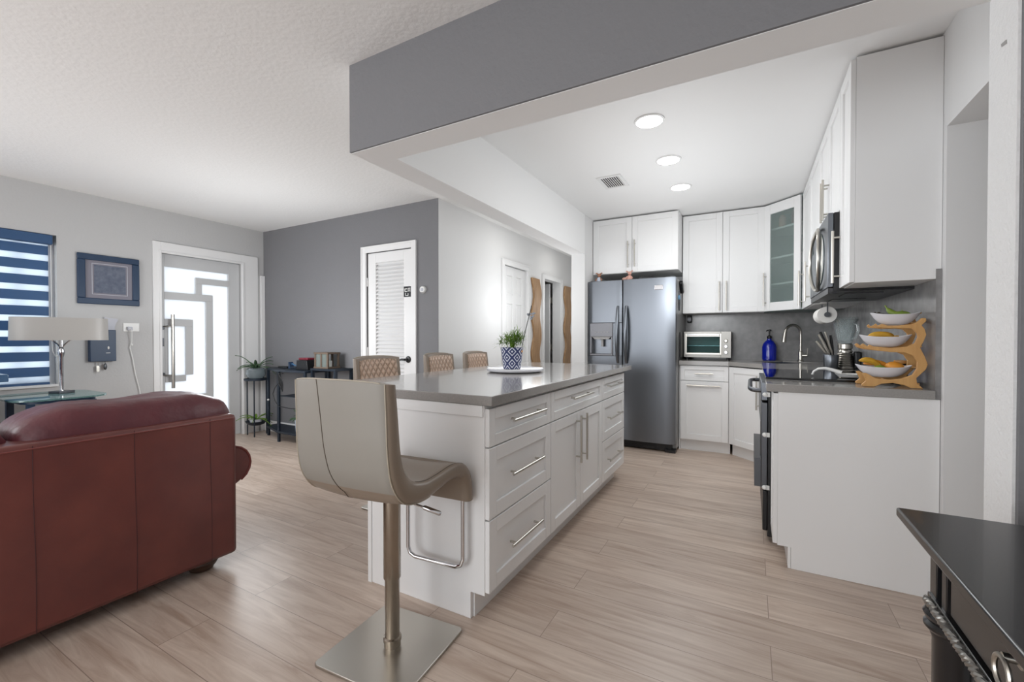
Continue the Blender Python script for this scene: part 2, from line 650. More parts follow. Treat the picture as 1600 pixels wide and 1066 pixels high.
# small scuff on the stucco jamb and nail marks
tag(Mb().prism([(1.538, 1.868), (1.562, 1.874), (1.564, 1.882), (1.540, 1.879)], 'x', 0.5485, 0.5502).build('hook', M('grey hook', (150, 148, 146), 0.6)),
    'tiny grey hook stuck high on the white stucco jamb', 'hook')


# ------------------------------------------------------------------ doors
def panel_door_mesh(mb, w, h, t=0.035, cols=2):
    """six panel leaf; local: face at y=0 to viewer (-y), back y=t"""
    st, ml = 0.10, 0.09
    rows = [(0.22, 0.80), (0.93, 1.55), (1.66, h - 0.11)]
    mb.box(0, st, 0, t, 0, h).box(w - st, w, 0, t, 0, h)
    mb.box(w / 2 - ml / 2, w / 2 + ml / 2, 0, t, 0, h)
    zs = [0] + [v for r in rows for v in r] + [h]
    for a, b in zip(zs[0::2], zs[1::2]):
        mb.box(st, w / 2 - ml / 2, 0, t, a, b).box(w / 2 + ml / 2, w - st, 0, t, a, b)
    for xa, xb in ((st, w / 2 - ml / 2), (w / 2 + ml / 2, w - st)):
        for a, b in rows:
            mb.box(xa, xb, 0.010, t - 0.010, a, b)
            mb.box(xa + 0.025, xb - 0.025, 0.004, t - 0.004, a + 0.025, b - 0.025)


def casing(name_parent, xf, w, h, cw=0.065, ct=0.018):
    c = Mb(xf)
    c.box(-cw, 0, -ct, 0, 0, h + cw).box(w, w + cw, -ct, 0, 0, h + cw).box(0, w, -ct, 0, h, h + cw)
    c.box(-cw, -cw + 0.015, -ct - 0.006, -ct, 0, h + cw).box(w + cw - 0.015, w + cw, -ct - 0.006, -ct, 0, h + cw).box(-cw + 0.015, w + cw - 0.015, -ct - 0.006, -ct, h + cw - 0.015, h + cw)
    return c


def hinge(mb, x, y, z):
    mb.cyl((x, y, z - 0.045), (x, y, z + 0.045), 0.006, 8)


# closet louvered door in the grey wall  (viewer -y)
def louver_door():
    x0, x1 = -3.505, -2.89
    w, h = x1 - x0, 2.02
    D = thing('door_1', 'white louvered closet door with black lever in the grey wall', 'door', (x0 + w / 2, YG, 0))
    del D['category'], D['label']
    D['kind'] = 'structure'
    xf = face_xf((x0, YG, 0), 0)
    casing(D, xf, w, h).build('door_casing', TRIM, D, bevel=0.002)
    b = Mb(xf)
    g = 0.004
    a, c = 0.115, w - 0.118
    y0, y1 = 0.012, 0.047
    b.box(g, a, y0, y1, 0.01, h - g).box(c, w - g, y0, y1, 0.01, h - g)
    b.box(a, c, y0, y1, 1.915, h - g).box(a, c, y0, y1, 0.01, 0.22)
    b.box(a, c, y1 - 0.006, y1, 0.22, 1.915)
    leaf = b.build('door_leaf', TRIM, D, bevel=0.002)
    s = Mb(xf)
    n = 44
    for i in range(n):
        z = 0.235 + i * (1.675 / (n - 1))
        s.prism([(0.014, z - 0.010), (0.018, z - 0.016), (0.040, z + 0.008), (0.036, z + 0.014)], 'x', a + 0.0, c - 0.0)
    s.build('louver_panel', TRIM, leaf)
    hd = Mb(xf)
    hx, hz = w - 0.06, 0.93
    hd.lathe([(0.033, 0.012), (0.033, 0.006), (0.028, 0.0), (0.012, -0.004), (0.012, -0.045)], (hx, 0, hz), 24, 'y')
    hd.tube([(hx, -0.045, hz), (hx - 0.03, -0.05, hz + 0.002), (hx - 0.075, -0.05, hz - 0.006), (hx - 0.115, -0.045, hz - 0.014)], [0.011, 0.010, 0.008, 0.006], 10)
    hd.build('door_handle', BLACK, leaf)
    hh = Mb(xf)
    for z in (1.72, 1.0, 0.25): hinge(hh, 0.004, 0.004, z)
    hh.build('hinge', TRIM, D)
    return D


louver_door()


def plain_hall_door():
    y0, y1 = d1
    w, h = y1 - y0, 2.015
    D = thing('door_2', '', '', (XH, (y0 + y1) / 2, 0))
    del D['category'], D['label']
    D['kind'] = 'structure'
    xf = face_xf((XH, y0, 0), 90)
    casing(D, xf, w, h).build('door_casing', TRIM, D, bevel=0.002)
    b = Mb(xf @ Matrix.Translation((0.004, 0.02, 0.008)))
    panel_door_mesh(b, w - 0.008, h - 0.012)
    b.build('door_leaf', TRIM, D, bevel=0.003)
    hh = Mb(xf)
    for z in (1.72, 1.0, 0.25): hinge(hh, 0.006, 0.010, z)
    hh.build('hinge', NICKEL, D)


plain_hall_door()


def open_hall_door():
    y0, y1 = d2
    w, h = y1 - y0, 1.98
    D = thing('door_3', '', '', (XH, (y0 + y1) / 2, 0))
    del D['category'], D['label']
    D['kind'] = 'structure'
    xf = face_xf((XH, y0, 0), 90)
    casing(D, xf, w, h).build('door_casing', TRIM, D, bevel=0.002)
    # leaf stands open into the room behind, hinged at the far jamb
    xl = face_xf((XH - 0.15 - (w - 0.01), y1 - 0.045, 0.008), 0)
    b = Mb(xl)
    panel_door_mesh(b, w - 0.012, h - 0.012)
    b.build('door_leaf', TRIM, D, bevel=0.003)
    hh = Mb()
    for z in (1.72, 1.0, 0.25): hh.box(XH - 0.155, XH - 0.118, y1 - 0.018, y1 - 0.004, z - 0.045, z + 0.045)
    hh.build('hinge', NICKEL, D)


open_hall_door()


def front_door():
    y0, y1 = 2.168, 2.969
    w, h = y1 - y0, 2.012
    D = thing('door_4', '', '', (XL, (y0 + y1) / 2, 0))
    del D['category'], D['label']
    D['kind'] = 'structure'
    xf = face_xf((XL, y0, 0), 90)
    # wide flat plaster casing and thin frame
    c = Mb(xf)
    c.box(-0.07, 0, -0.02, 0, 0, h + 0.11).box(w, w + 0.19, -0.02, 0, 0, h + 0.11).box(0, w, -0.02, 0, h, h + 0.11)
    c.box(-0.022, 0, -0.03, -0.02, 0, h + 0.022).box(w, w + 0.022, -0.03, -0.02, 0, h + 0.022).box(0, w, -0.03, -0.02, h, h + 0.022)
    c.build('door_casing', TRIM, D, bevel=0.003)
    # leaf frame; glass region u from .04 to .675, z .17..1.885
    def P(py_, pz_): return (py_ - y0, pz_)
    t0, t1 = 0.03, 0.07
    u0, u1, v0, v1 = 0.045, 0.675, 0.17, 1.885
    b = Mb(xf)
    b.box(0.004, u0, t0, t1, 0.008, h - 0.004).box(u1, w - 0.004, t0, t1, 0.008, h - 0.004)
    b.box(u0, u1, t0, t1, v1, h - 0.004).box(u0, u1, t0, t1, 0.008, v0)
    # decorative bars (measured): a line entering from the right, stepping down and round
    def bar(a0, a1, c0, c1): b.box(a0, a1, t0 - 0.004, t1, c0, c1)
    bar(0.335, u1, 1.735, 1.80)
    bar(0.335, 0.395, 1.62, 1.735)
    bar(u0, 0.505, 1.545, 1.62)
    bar(0.435, 0.505, 0.45, 1.545)
    bar(u0, 0.435, 0.45, 0.525)
    bar(u0 + 0.03, 0.305, 1.265, 1.34)
    bar(0.235, 0.305, 0.745, 1.265)
    bar(u0 + 0.03, 0.235, 0.68, 0.745)
    bar(u0 + 0.0, u0 + 0.03, 0.68, 1.34)
    leaf = b.build('door_leaf', DOORPAINT, D, bevel=0.002)
    g = Mb(xf)
    g.box(u0, u1, 0.047, 0.053, v0, v1)
    g.build('glass', DOORG, leaf)
    k = Mb(xf)
    k.cyl((0.085, -0.045, 0.62), (0.085, -0.045, 1.385), 0.016, 14)
    for z in (0.755, 1.26): k.cyl((0.085, -0.045, z), (0.03, 0.03, z), 0.008, 10)
    k.build('pull_handle', NICKEL, leaf)
    k = Mb(xf)
    k.box(0.006, 0.035, 0.022, 0.031, 1.055, 1.14)
    k.cyl((0.02, 0.022, 1.24), (0.02, 0.004, 1.24), 0.016, 12)
    k.cyl((0.02, 0.022, 0.77), (0.02, 0.004, 0.77), 0.014, 12)
    k.build('lock', STEELD, leaf)


front_door()
struct(Mb().box(XL, XL + 0.03, 3.19, YG - 0.001, 0, 1.905).build('trim_2', TRIM, bevel=0.003))


# ------------------------------------------------------------------ window with zebra blind
def window():
    D = thing('window_1', '', '', (XL, 0.755, 0.74))
    del D['category'], D['label']
    D['kind'] = 'structure'
    y0, y1, z0, z1 = 0.10, 1.41, 0.74, 2.03
    f = Mb()
    xa, xb = XL - 0.12, XL - 0.07
    f.box(xa, xb, y0, y0 + 0.04, z0, z1).box(xa, xb, y1 - 0.04, y1, z0, z1).box(xa, xb, y0 + 0.04, y1 - 0.04, z1 - 0.04, z1).box(xa, xb, y0 + 0.04, y1 - 0.04, z0, z0 + 0.04)
    f.box(xa + 0.005, xb - 0.005, 1.17, 1.20, z0 + 0.04, z1 - 0.04)
    f.build('window_frame', TRIM, D)
    Mb().box(xa + 0.02, xa + 0.026, y0 + 0.04, y1 - 0.04, z0 + 0.04, z1 - 0.04).build('glass', PANE, D)
    Mb().box(XL - 0.07, XL + 0.02, y0, y1, z0 - 0.02, z0 + 0.001).build('sill', TRIM, D, bevel=0.003)
    B = thing('zebra_blind', 'zebra roller blind hanging in the window, dark bands coloured with blue backlight', 'blind', (XL - 0.02, 0.735, 0.76))
    Mb().box(XL - 0.055, XL + 0.015, 0.105, 1.385, 1.945, 2.026).build('cassette', BLINDH, B, bevel=0.008)
    o = Mb()
    s = Mb()
    z = 1.945
    o_h, s_h = 0.078, 0.052
    s.box(XL - 0.032, XL - 0.029, 0.12, 1.365, z - 0.014, z)
    z -= 0.014
    while z - o_h > 0.76:
        o.box(XL - 0.034, XL - 0.028, 0.12, 1.365, z - o_h, z)
        z -= o_h
        s.box(XL - 0.032, XL - 0.029, 0.12, 1.365, z - s_h, z)
        z -= s_h
    o.build('opaque_band', OPAQUE, B)
    s.build('sheer_band', SHEER, B)
    Mb().box(XL - 0.042, XL - 0.018, 0.12, 1.365, z - 0.02, z).build('bottom_rail', BLINDH, B, bevel=0.003)
    c = Mb()
    c.tube([(XL + 0.0, 1.375, 1.94), (XL + 0.0, 1.376, 1.1), (XL + 0.0, 1.378, 1.03), (XL + 0.005, 1.395, 0.98), (XL + 0.006, 1.42, 1.0), (XL + 0.006, 1.43, 1.02)], 0.0022, 6)
    c.build('cord', WHITEP, B)


window()


# ------------------------------------------------------------------ generic kitchen parts
def shaker(mb, u0, u1, v0, v1, fr=0.058, t=0.02, rec=0.009):
    """door/drawer front: outer face at y=-t .. 0"""
    mb.box(u0, u0 + fr, -t, 0, v0, v1).box(u1 - fr, u1, -t, 0, v0, v1)
    mb.box(u0 + fr, u1 - fr, -t, 0, v1 - fr, v1).box(u0 + fr, u1 - fr, -t, 0, v0, v0 + fr)
    mb.box(u0 + fr, u1 - fr, -t + rec, 0, v0 + fr, v1 - fr)


def bar_handle(mb, a, b, y, r=0.0065, off=0.032, horiz=True, inset=0.035):
    """a,b=(u,v) ends; door face at y"""
    A = Vector((a[0], y - off, a[1]))
    B = Vector((b[0], y - off, b[1]))
    mb.cyl(A, B, r, 12)
    d = (B - A).normalized() * inset
    for p in (A + d, B - d):
        mb.cyl(p, (p.x, y, p.z), r * 0.8, 10)


def front(root, xf, kind, u0, u1, v0, v1, hnd, fr=0.058, name=None):
    b = Mb(xf)
    shaker(b, u0, u1, v0, v1, fr)
    d = b.build(kind, CAB, root, bevel=0.0018)
    if hnd:
        h = Mb(xf)
        bar_handle(h, hnd[0], hnd[1], -0.02)
        h.build('handle', NICKEL, d)
    return d


# ------------------------------------------------------------------ island
def island():
    I = thing('kitchen_island', 'long white shaker kitchen island cabinet with bar handles', 'kitchen island', (-1.22, 2.5, 0))
    xb, xf_ = -1.545, -0.925       # body
    y0, y1 = 1.455, 3.545
    b = Mb()
    b.box(xb, xf_, y0 + 0.018, y1 - 0.018, 0.11, 0.872)
    b.build('body', CAB, I)
    for a in (y0, y1 - 0.018):
        p = Mb()
        p.prism([(xb, 0), (-0.992, 0), (-0.992, 0.11), (xf_ + 0.0, 0.11), (xf_ + 0.0, 0.872), (xb, 0.872)], 'y', a, a + 0.018)
        p.build('end_panel', CAB, I, bevel=0.001)
    Mb().box(-1.0, -0.985, y0 + 0.02, y1 - 0.02, 0, 0.11).box(xb + 0.03, xb + 0.045, y0 + 0.02, y1 - 0.02, 0, 0.11).build('toe_kick', CAB, I)
    Mb().box(xb - 0.022, xb, y0 - 0.006, y1, 0.0, 0.872).build('back_panel', CAB, I, bevel=0.001)
    Mb().box(xb + 0.0, -0.93, y0 - 0.008, y0, 0.826, 0.872).build('top_rail', CAB, I, bevel=0.001)
    xf = face_xf((xf_, y0, 0), 90)      # local u = y - y0
    front(I, xf, 'drawer', 0.004, 0.606, 0.706, 0.858, ((0.153, 0.793), (0.479, 0.793)), 0.045)
    front(I, xf, 'drawer', 0.004, 0.606, 0.415, 0.700, ((0.147, 0.566), (0.457, 0.566)))
    front(I, xf, 'drawer', 0.004, 0.606, 0.122, 0.409, ((0.142, 0.264), (0.443, 0.264)))
    front(I, xf, 'drawer', 0.612, 1.490, 0.706, 0.858, ((0.864, 0.797), (1.205, 0.797)), 0.045)
    front(I, xf, 'door', 0.612, 1.049, 0.122, 0.700, ((0.981, 0.684), (0.981, 0.405)))
    front(I, xf, 'door', 1.053, 1.490, 0.122, 0.700, ((1.083, 0.684), (1.083, 0.400)))
    front(I, xf, 'drawer', 1.496, 2.086, 0.706, 0.858, ((1.576, 0.797), (1.927, 0.797)), 0.045)
    front(I, xf, 'drawer', 1.496, 2.086, 0.415, 0.700, ((1.59, 0.566), (1.927, 0.566)))
    front(I, xf, 'drawer', 1.496, 2.086, 0.122, 0.409, ((1.59, 0.264), (1.927, 0.264)))
    tag(Mb().box(-1.90, -0.883, 1.442, 3.70, 0.873, 0.912).build('island_worktop', QUARTZ, bevel=0.003),
        'grey quartz worktop slab on top of the white island', 'worktop')


island()

# tray, pot, plant, dragonfly stake
TX, TY = -1.405, 2.60
tray = Mb()
tray.lathe([(0.172, 0.9145), (0.190, 0.921), (0.194, 0.932), (0.188, 0.937), (0.176, 0.930), (0.0001, 0.929)], (TX, TY, 0), 48)
tag(tray.build('round_tray', WHITEC), 'round white tray under the potted plant on the island', 'tray')


def island_pot():
    P = thing('potted_plant', 'leafy green palm seedling in a blue and white lattice pot on the tray', 'potted plant', (TX - 0.015, TY - 0.02, 0.9305))
    cx, cy, z0 = TX - 0.015, TY - 0.02, 0.931
    pr = [(0.050, 0), (0.058, 0.002), (0.077, 0.142), (0.078, 0.146), (0.072, 0.146), (0.069, 0.13)]
    Mb().lathe([(r, z0 + h) for r, h in pr], (cx, cy, 0), 40).build('pot', POT, P)
    Mb().lathe([(0.069, z0 + 0.124), (0.068, z0 + 0.132), (0.0001, z0 + 0.136)], (cx, cy, 0), 24).build('soil', SOIL, P)
    st = Mb()
    lf = Mb()
    for i in range(40):
        a = random.uniform(0, 2 * PI)
        r0 = random.uniform(0, 0.025)
        lean = random.uniform(0.05, 1.0)
        hgt = random.uniform(0.06, 0.125) * (1.1 - 0.35 * lean)
        bx, by = cx + r0 * math.cos(a), cy + r0 * math.sin(a)
        tip = Vector((bx + lean * 0.075 * math.cos(a), by + lean * 0.075 * math.sin(a), z0 + 0.135 + hgt))
        st.tube([(bx, by, z0 + 0.13), (bx * 0.7 + tip.x * 0.3, by * 0.7 + tip.y * 0.3, z0 + 0.135 + hgt * 0.6), tip], [0.0022, 0.0018, 0.0012], 5)
        for k in range(16):
            aa = a + random.uniform(-2.2, 2.2)
            L = random.uniform(0.035, 0.078)
            e = random.uniform(-0.3, 1.25)
            d = Vector((math.cos(aa) * math.cos(e), math.sin(aa) * math.cos(e), math.sin(e)))
            side = Vector((-math.sin(aa), math.cos(aa), 0)) * random.uniform(0.0018, 0.003)
            p0 = tip - Vector((0, 0, random.uniform(0, 0.045)))
            mid = p0 + d * L * 0.5 + Vector((0, 0, 0.003))
            end = p0 + d * L - Vector((0, 0, L * 0.12))
            v = [lf.V(p0), lf.V(mid + side), lf.V(end), lf.V(mid - side)]
            lf.F(v)
    st.build('stem', GREEN, P)
    lf.build('leaves', GREEN, P)


island_pot()
dg = thing('garden_stake', 'black metal dragonfly stake leaning out of the lattice pot', 'garden stake', (TX + 0.02, TY, 1.03))
Mb().tube([(-1.352, 2.585, 1.055), (-1.340, 2.60, 1.14), (-1.325, 2.62, 1.235), (-1.30, 2.64, 1.36)], [0.0022, 0.0022, 0.003, 0.0028], 6).build('rod', BLACK, dg)
dm = Mb()
dm.ball((-1.314, 2.63, 1.30), 0.007, sz=1.3)
for sgn, zz, L in ((1, 1.305, 0.05), (-1, 1.30, 0.018), (1, 1.285, 0.04), (1, 1.272, 0.028)):
    a = (-1.314, 2.63, zz)
    dm.prism([(a[0], zz - 0.004), (a[0] + sgn * L * 0.6, zz - 0.010), (a[0] + sgn * L, zz + 0.002), (a[0] + sgn * L * 0.7, zz + 0.009)], 'y', 2.628, 2.632)
dm.build('dragonfly', STEELD, dg)
Mb().ball((-1.350, 2.585, 1.052), 0.009, sz=1.1).build('bead', MANGO, dg)


# ------------------------------------------------------------------ bar stools
def stool(name, label, quilted, group=None):
    """local: seat faces +y, base centre at origin"""
    T = thing(name, label, 'bar stool', (0, 0, 0), group)
    # floor plate
    r, hw_ = 0.02, 0.190
    pts = []
    for cx, cy, a0 in ((hw_ - r, hw_ - r, 0), (-hw_ + r, hw_ - r, 90), (-hw_ + r, -hw_ + r, 180), (hw_ - r, -hw_ + r, 270)):
        for k in range(5):
            a = math.radians(a0 + k * 22.5)
            pts.append((cx + r * math.cos(a), cy + r * math.sin(a)))
    Mb().prism(pts, 'z', 0.0, 0.010).build('floor_plate', NICKEL if not quilted else NICKEL, T, bevel=0.002)
    c = Mb()
    c.lathe([(0.030, 0.010), (0.030, 0.028), (0.033, 0.030), (0.033, 0.042), (0.0265, 0.046), (0.0265, 0.255), (0.031, 0.262), (0.031, 0.59), (0.031, 0.60)], (0, 0, 0), 28)
    c.build('column', M('brushed bronze steel', (160, 150, 138), 0.26, 1.0) if 'brushed bronze steel' not in bpy.data.materials else bpy.data.materials['brushed bronze steel'], T)
    # one swept shell: profile in y-z from top of back to front lip  (inner line), thickness
    inner = [(-0.245, 1.010), (-0.226, 0.90), (-0.208, 0.80), (-0.182, 0.728), (-0.140, 0.685), (-0.060, 0.662), (0.02, 0.665), (0.10, 0.672), (0.165, 0.662), (0.215, 0.630), (0.240, 0.565), (0.243, 0.50)]
    outer = [(-0.285, 1.014), (-0.274, 0.90), (-0.262, 0.78), (-0.236, 0.69), (-0.175, 0.622), (-0.075, 0.600), (0.02, 0.610), (0.095, 0.620), (0.160, 0.610), (0.186, 0.585), (0.198, 0.55), (0.203, 0.50)]
    W = 0.200
    nseg = 17

    def dense(P, per=5):
        P = [Vector((0, a, b)) for a, b in P]
        out = []
        for i in range(len(P) - 1):
            p0, p1, p2, p3 = P[max(i - 1, 0)], P[i], P[i + 1], P[min(i + 2, len(P) - 1)]
            for k in range(per):
                t = k / per
                out.append(0.5 * ((2 * p1) + (p2 - p0) * t + (2 * p0 - 5 * p1 + 4 * p2 - p3) * t * t + (3 * p1 - p0 - 3 * p2 + p3) * t ** 3))
        out.append(P[-1])
        return [(v.y, v.z) for v in out]
    inner, outer = dense(inner), dense(outer)
    sh = Mb()
    def pt(line, i, u):
        y, z = line[i]
        i = i / 5
        # backrest wraps forward at its sides, seat dips in the middle
        k = max(0, 1 - i / 4.5)
        wrap = 0.035 * k * (abs(u) ** 2.2)
        dip = -0.012 * (1 - u * u) * (1 if 4 <= i <= 8 else 0)
        wd = W * (0.97 + 0.03 * min(1, i / 4.0)) if i < 5 else W
        return Vector((wd * u, y + wrap, z + dip - (0.012 * (abs(u) ** 3) if i == 0 else 0)))
    n = len(inner)
    rings = []
    for i in range(n):
        ring = []
        us = [-1 + 2 * k / (nseg - 1) for k in range(nseg)]
        for u in us: ring.append(sh.V(pt(inner, i, u * 0.97)))
        for f_, b_ in ((0.2, 0.005), (0.5, 0.007), (0.8, 0.005)): ring.append(sh.V(pt(inner, i, 1).lerp(pt(outer, i, 1), f_) + Vector((b_, 0, 0))))
        for u in reversed(us): ring.append(sh.V(pt(outer, i, u * 0.97)))
        for f_, b_ in ((0.8, 0.005), (0.5, 0.007), (0.2, 0.005)): ring.append(sh.V(pt(inner, i, -1).lerp(pt(outer, i, -1), f_) - Vector((b_, 0, 0))))
        rings.append(ring)
    for i in range(n - 1):
        A, B = rings[i], rings[i + 1]
        m = len(A)
        for k in range(m):
            sh.mi = 0 if (i < 17 and k >= nseg + 3) and k < m - 4 else 1
            sh.F([A[k], A[(k + 1) % m], B[(k + 1) % m], B[k]])
    sh.F(rings[0]); sh.F(rings[-1][::-1])
    shell = sh.build('seat_shell', [TAUPE, TAUPE2], T, ang=60)
    # centre seam down the back
    s = Mb()
    s.tube([pt(outer, i, -0.30 + 0.006 * i) + Vector((0, 0.0003, 0)) for i in range(0, 27)], 0.0018, 6)
    s.build('seam', TAUPED, shell)
    e = Mb()
    e.tube([pt(inner, i, 0.95) + Vector((0, 0, 0.0002)) for i in range(22, 56)], 0.0014, 6)
    e.build('seat_piping', TAUPED, shell)
    e = Mb()
    for sg in (1, -1):
        e.tube([pt(outer, i, 0.97 * sg) for i in range(0, 28)], 0.0022, 6)
    e.tube([pt(outer, 0, u / 10) for u in range(-9, 10)], 0.0022, 6)
    e.build('back_piping', TAUPEL, shell)
    if quilted:
        q = Mb()
        idx = [0, 3, 6, 9, 12, 15]
        q.grid(lambda i, j: pt(inner, idx[j], -0.86 + 1.72 * i / 12) + Vector((0, 0.002, -0.018 if j == 0 else 0)), 13, 6)
        q.build('quilted_panel', QUILT, shell, solid=0.010)
    # under-seat plate, lever
    Mb().box(-0.09, 0.09, -0.09, 0.10, 0.585, 0.603).build('seat_plate', STEELD, T, bevel=0.003)
    lv = Mb()
    lv.tube([(0.025, 0.0, 0.575), (0.06, 0.03, 0.535), (0.105, 0.055, 0.515)], 0.0045, 8)
    lv.build('lever', CHROME, T)
    lv = Mb()
    lv.tube([(0.100, 0.053, 0.517), (0.106, 0.056, 0.5145), (0.160, 0.072, 0.497), (0.165, 0.074, 0.4955)], [0.006, 0.009, 0.009, 0.006], 10)
    lv.build('lever_grip', CHROME, T)
    # square loop footrest hanging below the front lip
    f = Mb()
    x0, x1, zb, zt, yy, rr = -0.102, 0.168, 0.222, 0.60, 0.222, 0.035
    path = [(x0, yy, zt), (x0, yy, zb + rr), (x0 + rr * 0.3, yy, zb + rr * 0.3), (x0 + rr, yy, zb), (x1 - rr, yy, zb), (x1 - rr * 0.3, yy, zb + rr * 0.3), (x1, yy, zb + rr), (x1, yy, 0.52), (x1, yy, zt)]
    f.tube(path, 0.0085, 12)
    f.build('footrest', CHROME, T)
    return T


st0 = stool('bar_stool', 'taupe leather bar stool at the near end of the island', False)
st0.location = (-1.152, 1.180, 0)
st0.rotation_euler = (0, 0, math.radians(4))
SX = -2.09
s1 = stool('bar_stool', 'taupe bar stool with quilted tan back, nearest the louvered door side', True, 'quilted stools along the island')
s1.location = (SX, 2.23, 0)
s1.rotation_euler = (0, 0, math.radians(-92))
s1['label'] = 'leftmost of three quilted tan stools behind the island'
copy_tree(s1, (SX, 2.95, 0), math.radians(-86), 'middle of three quilted tan stools behind the island')
copy_tree(s1, (SX, 3.50, 0), math.radians(-88), 'rightmost of three quilted tan stools behind the island, near the pot')


# ------------------------------------------------------------------ sofa
def rounded_box(mb, x0, x1, y0, y1, z0, z1, puff=0.0, n=8):
    """superellipsoid-ish cushion"""
    cx, cy, cz = (x0 + x1) / 2, (y0 + y1) / 2, (z0 + z1) / 2
    a, b, c = (x1 - x0) / 2, (y1 - y0) / 2, (z1 - z0) / 2
    nu, nv = 48, 24
    def sp(v, e): return math.copysign(abs(v) ** e, v)
    e1 = 0.38
    rows = []
    for j in range(nv + 1):
        ph = -PI / 2 + PI * j / nv
        rows.append([mb.V((cx + a * sp(math.cos(ph), e1) * sp(math.cos(2 * PI * i / nu), e1),
                           cy + b * sp(math.cos(ph), e1) * sp(math.sin(2 * PI * i / nu), e1),
                           cz + c * sp(math.sin(ph), 0.55 if puff else e1))) for i in range(nu)])
    for j in range(nv):
        for i in range(nu):
            k = (i + 1) % nu
            mb.F([rows[j][i], rows[j][k], rows[j + 1][k], rows[j + 1][i]])


def sofa():
    T = thing('sofa', 'burgundy leather sofa with rolled arm, seen from behind', 'sofa', (-2.75, 0.1, 0))
    XB = -2.26
    ya, yb = -1.05, 1.245
    b = Mb()
    b.box(XB - 0.16, XB, ya, yb, 0.062, 0.762)
    back = b.build('back_frame', LEATHER, T, bevel=0.022)
    s = Mb()
    for y in (0.537, 0.832, 1.122, 0.242, -0.05, -0.35, -0.65):
        s.tube([(XB + 0.0003, y + 0.003 * math.sin(z * 7), z) for z in [0.070 + i * 0.0975 for i in range(8)]], 0.0013, 6)
    s.build('back_seams', STITCH, back)
    s = Mb()
    s.tube([(XB + 0.001, ya + 0.03 + (yb - ya - 0.05) * i / 20, 0.742) for i in range(21)], 0.003, 6)
    s.build('top_piping', SEAM, back)
    # base and seat
    Mb().box(-3.12, XB - 0.15, ya + 0.02, yb - 0.03, 0.075, 0.30).build('base', LEATHER, T, bevel=0.02)
    for y0, y1 in ((-0.82, 0.03), (0.04, 1.03)):
        m = Mb()
        rounded_box(m, -3.14, -2.60, y0, y1, 0.29, 0.46)
        m.build('seat_cushion', LEATHERC, T)
    # back cushions, loose and bulging above the frame
    def wob(o, amp):
        md = o.modifiers.new('d', 'DISPLACE')
        tx = bpy.data.textures.new('soft folds', 'CLOUDS')
        tx.noise_scale = 0.22
        md.texture = tx
        md.strength = amp
        md.mid_level = 0.5
        md.texture_coords = 'LOCAL'
    for y0, y1, zt in ((0.50, 1.275, 0.868), (-0.30, 0.505, 0.858), (-0.98, -0.31, 0.86)):
        m = Mb()
        rounded_box(m, -2.70, XB - 0.03, y0, y1, 0.40, zt, 0.5)
        o = m.build('back_cushion', LEATHERC, T)
        wob(o, 0.045)
    # rolled arms
    for sg, yc in ((1, 1.235), (-1, -1.04)):
        m = Mb()
        pr = [(yc - sg * 0.10, 0.075), (yc - sg * 0.005, 0.075), (yc - sg * 0.005, 0.38)]
        for k in range(13):
            a = math.radians(-70 + k * 21)
            pr.append((yc + sg * (0.0 + 0.100 * math.cos(a)), 0.495 + 0.100 * math.sin(a)))
        pr.append((yc - sg * 0.11, 0.44))
        m.prism(pr, 'x', -3.16, XB - 0.035)
        arm = m.build('arm', LEATHER, T, bevel=0.012)
        k = Mb()
        k.tube([(XB - 0.036, yc + sg * 0.096 * math.cos(math.radians(a)), 0.495 + 0.096 * math.sin(math.radians(a))) for a in range(-60, 200, 20)], 0.005, 6)
        k.build('arm_piping', SEAM, arm)
    for x, y in ((-2.37, 1.13), (-3.03, 1.13), (-2.37, -0.95), (-3.03, -0.95)):
        Mb().lathe([(0.040, 0.0), (0.050, 0.006), (0.052, 0.014), (0.062, 0.024), (0.072, 0.042), (0.066, 0.060), (0.050, 0.068), (0.055, 0.08)], (x, y, 0), 24).build('foot', DWOOD, T)


sofa()


